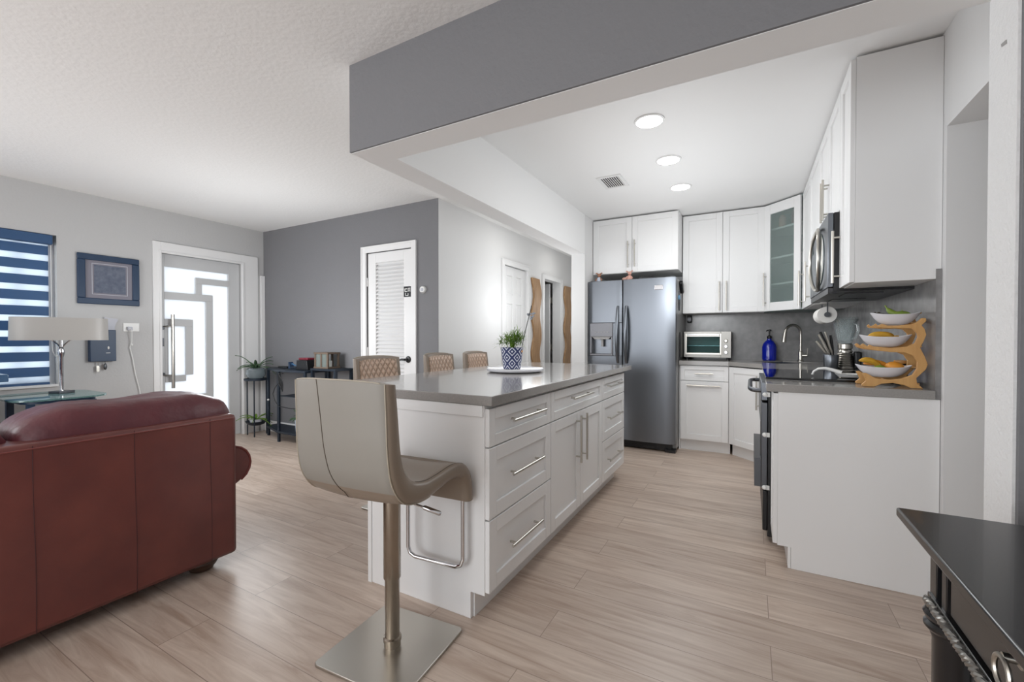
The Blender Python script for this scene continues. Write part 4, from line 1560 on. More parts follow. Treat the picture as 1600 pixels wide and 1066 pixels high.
# blender appliance
T = thing('blender', 'countertop blender with glass jar and beehive chrome base', 'blender', (0.50, 2.98, CT))
bx, by = 0.478, 3.64
bx, by = 0.608, 4.0
m = Mb()
prof = [(0.060, CT), (0.064, CT + 0.008)]
for i in range(7):
    z = CT + 0.014 + i * 0.016
    r = 0.062 - i * 0.0022
    prof += [(r, z), (r - 0.006, z + 0.008)]
prof += [(0.045, CT + 0.13), (0.040, CT + 0.142)]
m.lathe(prof, (bx, by, 0), 36)
m.build('motor_base', NICKEL, T)
Mb().lathe([(0.036, CT + 0.142), (0.046, CT + 0.150), (0.046, CT + 0.182), (0.040, CT + 0.188)], (bx, by, 0), 28).build('collar', NICKEL, T)
j = Mb()
j.lathe([(0.040, CT + 0.188), (0.046, CT + 0.20), (0.072, CT + 0.345), (0.080, CT + 0.365), (0.075, CT + 0.365), (0.067, CT + 0.345), (0.042, CT + 0.205), (0.0005, CT + 0.200)], (bx, by, 0), 32, cap=False)
j.build('jar', CLEAR, T)
h = Mb()
h.tube([(bx + 0.04 * k_, by - 0.056 * k_, CT + z_) for k_, z_ in ((1.02, 0.33), (1.45, 0.325), (1.55, 0.28), (1.3, 0.23), (0.8, 0.222))], 0.008, 10)
h.build('jar_handle', CLEAR, T)
Mb().box(bx + 0.050, bx + 0.090, by - 0.05, by + 0.02, CT, CT + 0.13).build('control_housing', BLACK, T, bevel=0.01)
Mb().lathe([(0.076, CT + 0.3655), (0.078, CT + 0.380), (0.03, CT + 0.383)], (bx, by, 0), 28).build('lid', CLEAR, T)

# spoon rest on the cooktop (white, long curved handle)
T = thing('ladle', 'white ladle with a long arched handle resting on the cooktop', 'ladle', (0.40, 3.0, 0.925))
m = Mb()
m.tube([(0.305, 2.975, 0.9335), (0.312, 2.975, 0.952), (0.333, 2.975, 0.967), (0.365, 2.97, 0.971), (0.40, 2.96, 0.962), (0.435, 2.955, 0.950)], [0.006, 0.006, 0.007, 0.0085, 0.010, 0.012], 12)
m.build('handle', WHITEP, T)
m = Mb()
m.lathe([(0.02, 0.9255), (0.045, 0.930), (0.058, 0.946), (0.053, 0.946), (0.04, 0.935), (0.001, 0.931)], (0.475, 2.945, 0), 28, sx=1.25)
m.build('bowl', WHITEP, T)


# tiered bamboo fruit stand
def stand():
    T = thing('fruit_stand', 'wavy bamboo three tier stand holding white bowls at the peninsula end', 'fruit stand', (0.56, 2.66, CT))
    z = CT + 0.0005 - 0.911
    out = [(0.676, 0.911), (0.655, 0.935), (0.652, 0.958), (0.684, 0.998), (0.690, 1.02), (0.680, 1.055), (0.664, 1.095), (0.676, 1.125), (0.684, 1.153), (0.678, 1.18), (0.668, 1.195),
           (0.684, 1.215), (0.682, 1.228), (0.668, 1.228), (0.650, 1.208), (0.63, 1.200), (0.59, 1.196), (0.55, 1.196), (0.53, 1.204), (0.515, 1.196), (0.508, 1.207), (0.500, 1.198), (0.508, 1.188),
           (0.56, 1.183), (0.61, 1.183), (0.635, 1.180), (0.652, 1.160), (0.655, 1.142), (0.645, 1.115), (0.62, 1.100), (0.56, 1.092), (0.50, 1.100), (0.485, 1.108), (0.478, 1.100), (0.462, 1.113), (0.452, 1.106),
           (0.462, 1.092), (0.49, 1.083), (0.56, 1.074), (0.61, 1.072), (0.64, 1.058), (0.654, 1.032), (0.652, 1.000), (0.638, 0.972), (0.60, 0.953), (0.56, 0.946), (0.51, 0.950), (0.485, 0.968), (0.472, 0.975), (0.459, 0.972),
           (0.470, 0.950), (0.474, 0.938), (0.457, 0.920), (0.460, 0.911), (0.505, 0.911), (0.53, 0.926), (0.57, 0.932), (0.61, 0.924), (0.635, 0.911)]
    out = [(a, b + z) for a, b in out]
    for y in (2.585, 2.725):
        Mb().prism(out, 'y', y, y + 0.014).build('side_board', BAMBOO, T, bevel=0.0025, smooth=False)
    c = Mb()
    for x, zz in ((0.668, 1.21), (0.668, 1.10), (0.672, 1.0), (0.662, 0.93), (0.56, 1.19), (0.56, 1.083), (0.56, 0.939)):
        c.cyl((x, 2.598, zz + z), (x, 2.726, zz + z), 0.005, 10)
    c.build('cross_bar', BAMBOO, T)
    # bowls
    def bowl(label, cx, zb, w):
        b = Mb()
        cy = 2.662
        nu, nr = 40, 7
        def pt(i, r, inner):
            a = 2 * PI * i / nu
            lift = 0.012 * abs(math.cos(a)) ** 3
            rr = r / (nr - 1)
            hz = 0.048 * rr ** 3.4 + (lift * rr ** 3)
            return (cx + w * rr * math.cos(a), cy + 0.064 * rr * math.sin(a), zb + hz + (0.004 if inner else 0))
        ro = [[b.V(pt(i, r, False)) for i in range(nu)] for r in range(1, nr)]
        ri = [[b.V(pt(i, r * 0.985, True)) for i in range(nu)] for r in range(1, nr)]
        for rings in (ro, ri):
            for k in range(len(rings) - 1):
                for i in range(nu):
                    b.F([rings[k][i], rings[k][(i + 1) % nu], rings[k + 1][(i + 1) % nu], rings[k + 1][i]])
            b.F(rings[0])
        for i in range(nu): b.F([ro[-1][i], ro[-1][(i + 1) % nu], ri[-1][(i + 1) % nu], ri[-1][i]])
        tag(b.build('bowl', WHITEC), label, 'bowl', 'white bowls on the bamboo stand')
    bowl('white oval bowl on the top tier of the bamboo stand', 0.592, 1.2005, 0.092)
    bowl('white oval bowl on the middle tier of the bamboo stand', 0.556, 1.0965, 0.098)
    bowl('white oval bowl on the bottom tier of the bamboo stand', 0.550, 0.9535, 0.106)


stand()


def banana(label, c, L, rot, mt, bend=0.35, r=0.014, tilt=0, nm='banana', cat='banana'):
    m = Mb(Matrix.Translation(Vector(c)) @ Matrix.Rotation(math.radians(rot), 4, 'Z') @ Matrix.Rotation(math.radians(tilt), 4, 'Y'))
    n = 12
    pts, rs = [], []
    for i in range(n + 1):
        u = i / n * 2 - 1
        pts.append((u * L / 2, 0, -bend * L * (1 - u * u) * 0.5 + bend * L * 0.25))
        rs.append(r * (max(0.12, (1 - abs(u) ** 5)) if abs(u) < 0.98 else 0.25))
    pts.append((L / 2 + 0.012, 0, bend * L * 0.25 + 0.008))
    rs.append(r * 0.28)
    m.tube(pts, rs, 10)
    return tag(m.build(nm, mt), label, cat)


def fruit(nm, label, c, r, mt, sx=1.2, sz=0.85):
    m = Mb()
    m.ball(c, r, sx=sx, sz=sz)
    m.tube([(c[0], c[1], c[2] + r * sz * 0.95), (c[0] + 0.002, c[1], c[2] + r * sz + 0.006)], 0.0018, 6)
    return tag(m.build(nm, mt), label, nm)


fruit('avocado', 'green avocado in the top white bowl', (0.615, 2.655, 1.246), 0.026, BANG, 1.35, 0.8)
banana('green pointed plantain rising from the top white bowl', (0.590, 2.662, 1.262), 0.07, 150, BANG, 0.3, 0.012, -28, 'plantain', 'plantain')
banana('small yellowish banana at the right of the top white bowl', (0.650, 2.665, 1.246), 0.06, 20, BANANA, 0.3, 0.012)
tw = Mb()
tw.tube([(0.515, 2.65, 1.258), (0.545, 2.655, 1.256), (0.575, 2.66, 1.244)], [0.003, 0.0025, 0.002], 6).ball((0.53, 2.65, 1.259), 0.006).ball((0.517, 2.65, 1.260), 0.005)
tag(tw.build('twig', M('dark stem', (50, 44, 30), 0.7)), 'dark dried stem sticking out of the top white bowl', 'stem')
banana('yellow banana in the middle white bowl, nearer one', (0.535, 2.646, 1.150), 0.10, 8, BANANA, -0.3, 0.014)
banana('yellow banana in the middle white bowl, farther one', (0.550, 2.680, 1.150), 0.095, -8, BANANA, -0.3, 0.014)
banana('spotted yellow banana at the left of the bottom white bowl', (0.505, 2.665, 1.022), 0.10, 20, BANANA, -0.35, 0.014, 20)
fruit('avocado', 'green avocado in the bottom white bowl', (0.533, 2.632, 0.996), 0.020, BANG, 1.3, 0.8)
fruit('mango', 'orange mango at the right of the bottom white bowl', (0.590, 2.655, 1.003), 0.030, MANGO, 1.25, 0.9)
banana('orange skinned banana behind the bottom white bowl mango', (0.535, 2.690, 1.012), 0.11, 10, MANGO, -0.3, 0.014, 12)
# dark canister behind stand
T = thing('canister', 'dark canister lying behind the bamboo stand', 'canister', (0.62, 2.74, CT))
tc_ = Mb().lathe([(0.022, CT), (0.026, CT + 0.004), (0.026, CT + 0.10), (0.024, CT + 0.104)], (0.640, 2.769, 0), 28).build('body', BLACK, T)
T['label'] = 'dark round canister standing behind the bamboo stand against the wall'
Mb().lathe([(0.0265, CT + 0.104), (0.0265, CT + 0.118), (0.012, CT + 0.120)], (0.640, 2.769, 0), 28).build('lid', BAMBOO, T)


# ------------------------------------------------------------------ ceiling fixtures
def fill_point(x, y, power, z=1.95):  # added point light that brightens ceilings and walls
    d = bpy.data.lights.new('fill_point_light', 'POINT')
    d.energy = power
    d.shadow_soft_size = 0.3
    d.color = (0.95, 0.98, 1.0)
    o = bpy.data.objects.new('fill_point_light', d)
    o.location = (x, y, z)
    COL.objects.link(o)


for x_, y_, p_, z_ in ((-0.545, 2.708, 7.8, 1.62), (-0.540, 3.365, 7.8, 1.62), (-0.542, 4.012, 7.8, 1.62), (-2.15, 5.75, 5, 1.6), (-2.1, 4.3, 9, 1.5), (-3.9, -0.8, 20, 1.3), (-1.0, -1.2, 13, 1.3), (-3.85, 2.2, 27, 1.2)):
    fill_point(x_, y_, p_, z_)  # added lights hang below the lamps; the last one has no lamp
for k, (x, y, lb) in enumerate(((-0.545, 2.708, 'round lit recessed ceiling light nearest the header'), (-0.540, 3.365, 'round lit recessed ceiling light in the middle of the row'), (-0.542, 4.012, 'round lit recessed ceiling light farthest, near the wall cabinets'))):
    T = thing('recessed_light', lb, 'ceiling light', (x, y, CZ), 'recessed kitchen ceiling lights')
    Mb().lathe([(0.076, CZ - 0.0005), (0.090, CZ - 0.001), (0.088, CZ - 0.006), (0.076, CZ - 0.008)], (x, y, 0), 40, cap=False).build('trim_ring', TRIM, T)
    Mb().lathe([(0.0762, CZ - 0.004), (0.0762, CZ - 0.007), (0.0001, CZ - 0.009)], (x, y, 0), 40).build('diffuser', LAMPON, T)
# far hall fixture shows its glow; the others are unseen, added for brightness
for k, (x, y, lb) in enumerate(((-2.15, 5.75, 'recessed light at the far end of the hall ceiling'), (-2.1, 4.3, 'added unseen recessed light at the near end of the hall ceiling'), (-3.9, -0.8, 'added unseen recessed light over the living room, window side'), (-1.0, -1.2, 'added unseen recessed light over the living room, inner side'))):
    T = thing('recessed_light', lb, 'ceiling light', (x, y, CZ))
    Mb().lathe([(0.076, CZ - 0.0005), (0.090, CZ - 0.001), (0.088, CZ - 0.006), (0.076, CZ - 0.008)], (x, y, 0), 40, cap=False).build('trim_ring', TRIM, T)
    Mb().lathe([(0.0762, CZ - 0.004), (0.0762, CZ - 0.007), (0.0001, CZ - 0.009)], (x, y, 0), 40).build('diffuser', LAMPON, T)

T = thing('air_vent', 'square white slatted air vent in the kitchen ceiling', 'vent', (-1.02, 3.6, CZ))
vx0, vx1, vy0, vy1 = -1.12, -0.92, 3.46, 3.755
m = Mb()
m.box(vx0, vx1, vy0, vy0 + 0.028, CZ - 0.008, CZ).box(vx0, vx1, vy1 - 0.028, vy1, CZ - 0.008, CZ).box(vx0, vx0 + 0.028, vy0 + 0.028, vy1 - 0.028, CZ - 0.008, CZ).box(vx1 - 0.028, vx1, vy0 + 0.028, vy1 - 0.028, CZ - 0.008, CZ)
m.build('frame', TRIM, T, bevel=0.002)
Mb().box(vx0 + 0.028, vx1 - 0.028, vy0 + 0.028, vy1 - 0.028, CZ - 0.0015, CZ - 0.0005).build('duct_shade', VENTSHADE, T)  # flat dark sheet behind the slats; shade of the cavity put into its colour
m = Mb()
for i in range(8):
    x = vx0 + 0.036 + i * 0.0175
    m.prism([(x, CZ - 0.002), (x + 0.006, CZ - 0.002), (x + 0.013, CZ - 0.009), (x + 0.007, CZ - 0.009)], 'y', vy0 + 0.028, vy1 - 0.028)
m.build('slats', TRIM, T)


# ------------------------------------------------------------------ console table, bottom right
def console():
    T = thing('console_table', 'black console table with rope moulding and ring pull at the lower right', 'console table', (0.49, 0.6, 0))
    x0, x1, y0, y1, zt = 0.282, 0.712, -0.10, 1.245, 0.768
    Mb().box(x0, x1, y0, y1, zt - 0.020, zt).build('table_top', BWOOD, T, bevel=0.004)
    a0, a1, b0, b1 = x0 + 0.045, x1 - 0.03, y0 + 0.06, y1 - 0.045
    fr = Mb()
    z0, z1 = 0.60, zt - 0.020
    # apron with drawer fronts on the side facing -x
    fr.box(a0 + 0.012, a1, b0, b1, z0 + 0.01, z1)
    fr.box(a0, a0 + 0.012, b1 - 0.035, b1, z0, z1).box(a0, a0 + 0.012, b1 - 0.085, b1 - 0.062, z0, z1)
    fr.box(a0, a0 + 0.012, b0, b0 + 0.035, z0, z1)
    fr.box(a0 - 0.004, a0 + 0.02, b0, b1, z0 - 0.004, z0 + 0.016)
    fr.build('apron', BWOOD, T, bevel=0.002)
    d = Mb()
    d.box(a0 + 0.0, a0 + 0.012, 0.575, b1 - 0.105, z0 + 0.024, z1 - 0.004)
    dd = d.build('drawer', BWOOD, T, bevel=0.003)
    d = Mb()
    d.box(a0 + 0.0, a0 + 0.012, b0 + 0.06, 0.54, z0 + 0.024, z1 - 0.004)
    d2_ = d.build('drawer', BWOOD, T, bevel=0.003)
    for yy_, par in ((0.845, dd), (0.30, d2_)):
        r = Mb()
        zc = 0.690
        r.cyl((a0, yy_, zc + 0.012), (a0 - 0.022, yy_, zc + 0.012), 0.006, 12)
        r.lathe([(0.012, a0 - 0.001), (0.012, a0 - 0.005), (0.007, a0 - 0.008)], (0, yy_, zc + 0.012), 18, 'x')
        r.tube([(a0 - 0.022, yy_ + 0.021 * math.cos(2 * PI * k / 24), zc - 0.010 + 0.021 * math.sin(2 * PI * k / 24)) for k in range(24)], 0.0035, 8, closed=True)
        r.build('ring_pull', NICKEL, par)
    rp = Mb()
    n = 170
    for s in (0, 1, 2):
        pts = []
        for i in range(n + 1):
            u = i / n
            a = u * 2 * PI * 34 + s * 2 * PI / 3
            pts.append((a0 - 0.008 + 0.0042 * math.cos(a), b0 + 0.01 + (b1 - b0 - 0.02) * u, z0 + 0.004 + 0.0042 * math.sin(a)))
        rp.tube(pts, 0.0045, 6)
    rp.build('rope_moulding', ROPE, T)
    for x, y in ((a0 + 0.026, b1 - 0.034), (a1 - 0.03, b1 - 0.034), (a0 + 0.026, b0 + 0.03), (a1 - 0.03, b0 + 0.03)):
        Mb().lathe([(0.030, 0.0), (0.036, 0.02), (0.030, 0.05), (0.026, 0.07), (0.030, 0.10), (0.031, 0.54), (0.034, 0.548), (0.034, 0.553), (0.038, 0.556), (0.044, 0.563), (0.044, 0.568), (0.038, 0.574), (0.042, 0.580), (0.045, 0.588), (0.040, 0.597)], (x, y, 0), 32).build('leg', BWOOD, T)


console()


# ------------------------------------------------------------------ left side: picture, key box, outlet, lamp table
T = thing('framed_picture', 'navy framed engraved print in a grey mat on the window wall', 'picture', (XL, 1.76, 1.45))
y0, y1, z0, z1 = 1.535, 1.985, 1.452, 1.908
m = Mb()
fw = 0.055
for a, b, c, d in ((y0, y1, z1 - fw, z1), (y0, y1, z0, z0 + fw), (y0, y0 + fw, z0 + fw, z1 - fw), (y1 - fw, y1, z0 + fw, z1 - fw)):
    m.box(XL + 0.001, XL + 0.025, a, b, c, d)
fr_ = m.build('frame', NAVYVEIL, T, bevel=0.006)
Mb().box(XL + 0.004, XL + 0.012, y0 + fw, y1 - fw, z0 + fw, z1 - fw).build('mat_board', MATB, T)
m = Mb()
m.box(XL + 0.0122, XL + 0.0135, y0 + 0.115, y1 - 0.105, z0 + 0.105, z1 - 0.095)
m.build('print', PRINT, T)
m = Mb()
ya_, yb_, za_, zb_ = y0 + 0.10, y1 - 0.09, z0 + 0.09, z1 - 0.08
for a, b, c, d in ((ya_, yb_, zb_ - 0.004, zb_), (ya_, yb_, za_, za_ + 0.004), (ya_, ya_ + 0.004, za_, zb_), (yb_ - 0.004, yb_, za_, zb_)):
    m.box(XL + 0.0122, XL + 0.014, a, b, c, d)
m.build('inner_line', PAPER, T)

T = thing('key_box', 'dark wall key box tinted with blue window flare, stuffed with papers, beside the lamp', 'key box', (XL, 1.69, 0.92))
m = Mb()
m.prism([(1.605, 0.925), (1.79, 0.925), (1.79, 1.215), (1.66, 1.215), (1.66, 1.14), (1.605, 1.14)], 'x', XL + 0.001, XL + 0.055)
m.build('body', NAVYVEIL, T, bevel=0.004)
m = Mb()
m.ball((XL + 0.057, 1.733, 1.05), 0.007, sz=2.2)
m.box(XL + 0.055, XL + 0.058, 1.715, 1.745, 1.0, 1.004)
m.build('clasp', WHITEP, T)
for k, (ya_, yb_, zb_, dz, lb) in enumerate(((1.69, 1.79, 1.295, 0.10, 'tilted letter sticking up highest from the key box'), (1.67, 1.80, 1.22, 0.09, 'crumpled letter in front in the key box'))):
    m = Mb()
    sh_ = 0.03 if k == 0 else -0.012
    m.prism([(ya_, zb_ - 0.075), (yb_ - 0.01, zb_ - 0.085), (yb_ + sh_, zb_ + dz * 0.25), (ya_ + sh_, zb_ + dz * 0.4)], 'x', XL + 0.012 + 0.016 * k, XL + 0.016 + 0.018 * k)
    tag(m.build('letter', PAPER), lb, 'letter')
m = Mb()
m.tube([(XL + 0.03, 1.665, 0.925), (XL + 0.03, 1.668, 0.89)], 0.003, 6).box(XL + 0.028, XL + 0.031, 1.655, 1.675, 0.83, 0.885)
tag(m.build('key', NICKEL), 'small key hanging under the key box', 'key')
m = Mb()
m.tube([(XL + 0.03, 1.715, 0.925), (XL + 0.03, 1.716, 0.90)], 0.002, 6).ball((XL + 0.03, 1.717, 0.875), 0.022, sx=0.4, sy=0.6, sz=1.4)
tag(m.build('key_fob', STEELD), 'oval grey key fob hanging under the key box', 'key fob')

T = thing('wall_outlet', 'white wall outlet plate with a plug beside the front door', 'outlet', (XL, 1.92, 1.2))
Mb().box(XL + 0.001, XL + 0.008, 1.86, 1.985, 1.205, 1.285).build('plate', WHITEP, T, bevel=0.002)
Mb().box(XL + 0.008, XL + 0.035, 1.885, 1.925, 1.215, 1.25).build('plug', PAPER, T, bevel=0.006)
m = Mb()
m.tube([(XL + 0.034, 1.905, 1.232), (XL + 0.05, 1.91, 1.20), (XL + 0.03, 1.915, 1.10), (XL + 0.02, 1.905, 1.05), (XL + 0.02, 1.925, 0.95), (XL + 0.02, 1.945, 0.80), (XL + 0.02, 1.98, 0.62), (XL + 0.02, 1.99, 0.3), (XL + 0.03, 1.99, 0.01)], 0.004, 8)
m.ball((XL + 0.02, 1.922, 1.075), 0.008, sz=1.6)
tag(m.build('power_cord', WHITEP), 'pale power cord hanging down the wall from the outlet', 'cord')

# glass side table
T = thing('side_table', 'glass topped side table under the lamp behind the sofa', 'side table', (-4.85, 1.2, 0))
def rrect(x0, x1, y0, y1, r, n=8):
    pts = []
    for cx, cy, a0 in ((x1 - r, y1 - r, 0), (x0 + r, y1 - r, 90), (x0 + r, y0 + r, 180), (x1 - r, y0 + r, 270)):
        for k in range(n + 1):
            a = math.radians(a0 + 90 * k / n)
            pts.append((cx + r * math.cos(a), cy + r * math.sin(a)))
    return pts
Mb().prism(rrect(-5.18, -4.50, 0.98, 1.52, 0.16), 'z', 0.680, 0.692).build('glass_top', TGLASS, T)
m = Mb()
m.prism(rrect(-5.12, -4.56, 1.04, 1.46, 0.12), 'z', 0.655, 0.679)
m.build('apron', NAVYVEIL, T)
for x, y in ((-5.08, 1.08), (-4.60, 1.08), (-5.08, 1.42), (-4.60, 1.42)):
    Mb().box(x - 0.02, x + 0.02, y - 0.02, y + 0.02, 0, 0.656).build('leg', NAVYVEIL, T)

# lamp
T = thing('table_lamp', 'table lamp with wide pale oval shade and chrome stem', 'lamp', (-4.96, 1.345, 0.692))
lx, ly, lz = -4.93, 1.335, 0.6925
Mb(face_xf((lx, ly, 0), 20)).box(-0.055, 0.055, -0.055, 0.055, lz, lz + 0.018).build('base', STEELD, T, bevel=0.002)
m = Mb()
m.lathe([(0.014, lz + 0.018), (0.012, lz + 0.03), (0.012, lz + 0.29), (0.020, lz + 0.32), (0.021, lz + 0.345), (0.012, lz + 0.375)], (lx, ly, 0), 20)
m.build('stem', CHROME, T)
va = Vector((0.27, 0.96, 0))
for s in (1, -1):
    m = Mb()
    m.tube([Vector((lx, ly, lz + 0.365)) + va * s * t + Vector((0, 0, h)) for t, h in ((0.004, 0), (0.02, 0.03), (0.05, 0.065), (0.11, 0.085), (0.17, 0.095))], 0.006, 8)
    m.build('arm', CHROME, T)
m = Mb()
n = 48
zb_, zt_ = lz + 0.43, lz + 0.612
lo, hi, lo2, hi2 = [], [], [], []
vb = Vector((0.96, -0.27, 0))
for i in range(n):
    a = 2 * PI * i / n
    for lst, z, k, th in ((lo, zb_, 1.0, 0), (hi, zt_, 0.985, 0), (lo2, zb_, 1.0, 0.004), (hi2, zt_, 0.985, 0.004)):
        lst.append(m.V(Vector((lx, ly, z)) + va * math.copysign(abs(math.cos(a)) ** 0.55, math.cos(a)) * (0.285 * k - th) + vb * math.copysign(abs(math.sin(a)) ** 0.7, math.sin(a)) * (0.13 * k - th)))
for i in range(n):
    j = (i + 1) % n
    m.F([lo[i], lo[j], hi[j], hi[i]]); m.F([lo2[i], hi2[i], hi2[j], lo2[j]]); m.F([lo[i], lo2[i], lo2[j], lo[j]]); m.F([hi[i], hi[j], hi2[j], hi2[i]])
m.build('lamp_shade', SHADE, T)
m = Mb()
m.tube([Vector((lx, ly, lz + 0.375)), Vector((lx, ly, lz + 0.45))], 0.012, 10)
m.tube([Vector((lx, ly, zb_ + 0.02)) + va * t for t in (-0.276, 0.276)], 0.003, 6)
m.build('shade_carrier', CHROME, T)

# dark cabinet, blue window flare put into its colour, at the left edge with a box speaker on it
T = thing('low_cabinet', 'dark low cabinet tinted with blue window flare at the left edge of the picture', 'cabinet', (-4.7, 0.7, 0))
Mb().box(-4.96, -4.60, 0.32, 0.915, 0.0, 0.832).build('body', NAVYVEIL, T, bevel=0.003)
Mb().box(-4.99, -4.56, 0.30, 0.968, 0.833, 0.885).build('top', M('lacquer with blue flare tint', (58, 88, 120), 0.2, coat=0.3), T, bevel=0.004)
T = thing('speaker', 'dark tall speaker box on the low dark cabinet', 'speaker', (-4.75, 0.8, 0.885))
Mb().box(-4.92, -4.62, 0.62, 0.875, 0.8855, 1.10).build('box', NAVYVEIL, T, bevel=0.005)
Mb().box(-4.619, -4.610, 0.64, 0.865, 0.90, 1.085).build('grille', BLACKM, T, bevel=0.003)


# ------------------------------------------------------------------ grey wall things
T = thing('thermostat', 'round white thermostat on the grey wall beside the louvered door', 'thermostat', (-2.74, YG, 1.6))
Mb().lathe([(0.034, YG - 0.001), (0.034, YG - 0.018), (0.029, YG - 0.026), (0.001, YG - 0.027)], (-2.745, 0, 1.602), 32, 'y').build('housing', WHITEP, T)
Mb().lathe([(0.016, YG - 0.0265), (0.016, YG - 0.030), (0.001, YG - 0.031)], (-2.745, 0, 1.602), 24, 'y').build('dial', PAPER, T)
Mb().box(-2.760, -2.730, YG - 0.0285, YG - 0.0265, 1.572, 1.577).build('mark', SMARK, T)
# small black tile with white marks on door
T = thing('door_sign', 'small black square sign with white marks on the louvered door', 'sign', (-2.955, YG, 1.55))
sx0, sx1, sz0, sz1 = -3.005, -2.912, 1.545, 1.648
Mb().box(sx0, sx1, YG + 0.008, YG + 0.0118, sz0, sz1).build('plate', BLACK, T)
m = Mb()
yy_ = YG + 0.0065
for a, b, c, d in ((0.012, 0.045, 0.075, 0.083), (0.012, 0.020, 0.055, 0.075), (0.012, 0.045, 0.050, 0.057), (0.055, 0.085, 0.080, 0.087), (0.055, 0.062, 0.05, 0.08), (0.078, 0.085, 0.05, 0.08), (0.055, 0.085, 0.062, 0.068),
                   (0.020, 0.026, 0.010, 0.040), (0.020, 0.06, 0.010, 0.016), (0.054, 0.060, 0.016, 0.035)):
    m.box(sx0 + a, sx0 + b, yy_, yy_ + 0.0015, sz0 + c, sz0 + d)
m.build('lettering', WHITEP, T)


# wavy live edge boards on the hall wall
def wavy(label, ya, yb, zt, z0, ph):
    m = Mb()
    n = 26
    L, Rr = [], []
    w = yb - ya
    for i in range(n + 1):
        u = i / n
        z = z0 + (zt - z0) * u
        s = math.sin(u * 2 * PI * 2.6 + ph) * 0.16 * w
        L.append((ya + s, z))
        Rr.append((yb + s * 0.8 + math.sin(u * 23) * 0.02 * w, z))
    m.prism(L + Rr[::-1], 'x', XH + 0.001, XH + 0.030)
    tag(m.build('live_edge_board', LIVEW, bevel=0.004, smooth=False), label, 'wooden board', 'wavy wooden boards on the hall wall')


wavy('tall wavy edged wooden board between the closed and open hall doors', 5.215, 5.445, 1.945, 0.60, 0.6)
wavy('tall wavy edged wooden board at the far end of the hall', 6.36, 6.60, 1.955, 0.60, 2.6)


# ------------------------------------------------------------------ corner: plant stand and black console
T = thing('plant_stand', 'round two tier black metal plant stand in the corner', 'plant stand', (-5.07, 2.99, 0))
px, py = -5.085, 3.015
R2 = 0.115
m = Mb()
for k in range(3):
    a = math.radians(200 + 120 * k)
    m.cyl((px + R2 * math.cos(a), py + R2 * math.sin(a), 0), (px + R2 * math.cos(a), py + R2 * math.sin(a), 0.655), 0.007, 8)
    m.build('leg', BLACKM, T)
    m = Mb()
m.lathe([(0.118, 0.645), (0.124, 0.65), (0.124, 0.668), (0.118, 0.668), (0.112, 0.652), (0.001, 0.650)], (px, py, 0), 32)
m.build('top_tray', BLACKM, T)
Mb().lathe([(0.045, 0.125), (0.085, 0.14), (0.110, 0.170), (0.114, 0.170), (0.088, 0.134), (0.05, 0.119)], (px, py, 0), 32).build('lower_tray', BLACKM, T)


def strap_plant(nm, label, cx, cy, z0, pot_prof, potm, n, L, mt, up=0.5, wd=0.013, potname='pot'):
    T = thing(nm, label, 'potted plant', (cx, cy, z0))
    Mb().lathe([(r, z0 + h) for r, h in pot_prof], (cx, cy, 0), 32).build(potname, potm, T)
    h = max(p[1] for p in pot_prof)
    m = Mb()
    for i in range(n):
        a = 2 * PI * i / n + random.uniform(-0.4, 0.4)
        l = L * random.uniform(0.65, 1.15)
        e = random.uniform(up * 0.5, up * 1.5)
        pts = []
        for k in range(7):
            u = k / 6
            rr = l * u * math.cos(e) + 0.01
            zz = l * (u * math.sin(e) * 1.4 - u * u * (0.75 - 0.3 * e))
            pts.append(Vector((cx + rr * math.cos(a), cy + rr * math.sin(a), z0 + h * 0.95 + zz)))
        sd = Vector((-math.sin(a), math.cos(a), 0))
        vs = []
        for k, p in enumerate(pts):
            wv = wd * (1 - (k / 6) ** 1.6) * (0.7 + 0.6 * math.sin(PI * min(1, k / 4))) + 0.0006
            vs.append((m.V(p + sd * wv + Vector((0, 0, 0.004))), m.V(p - Vector((0, 0, 0.002))), m.V(p - sd * wv + Vector((0, 0, 0.004)))))
        for k in range(6):
            for q in (0, 1): m.F([vs[k][q], vs[k][q + 1], vs[k + 1][q + 1], vs[k + 1][q]])
    m.build('leaves', mt, T, solid=0.002)
    return T


strap_plant('potted_plant', 'spiky green plant in a glass bowl on top of the plant stand', px, py, 0.6535,
            [(0.05, 0), (0.085, 0.02), (0.105, 0.07), (0.100, 0.12), (0.085, 0.135), (0.080, 0.130), (0.001, 0.11)], mat_glass('cloudy glass bowl', (210, 220, 224), 0.25, diff=0.45, drgb=(140, 150, 154)), 16, 0.27, GREEND, 0.55, 0.015)
strap_plant('potted_plant', 'small aloe in the lower tray of the plant stand', px, py, 0.145,
            [(0.04, 0), (0.06, 0.01), (0.072, 0.045), (0.066, 0.045), (0.001, 0.04)], WHITEC, 11, 0.20, GREEN, 0.4, 0.012)


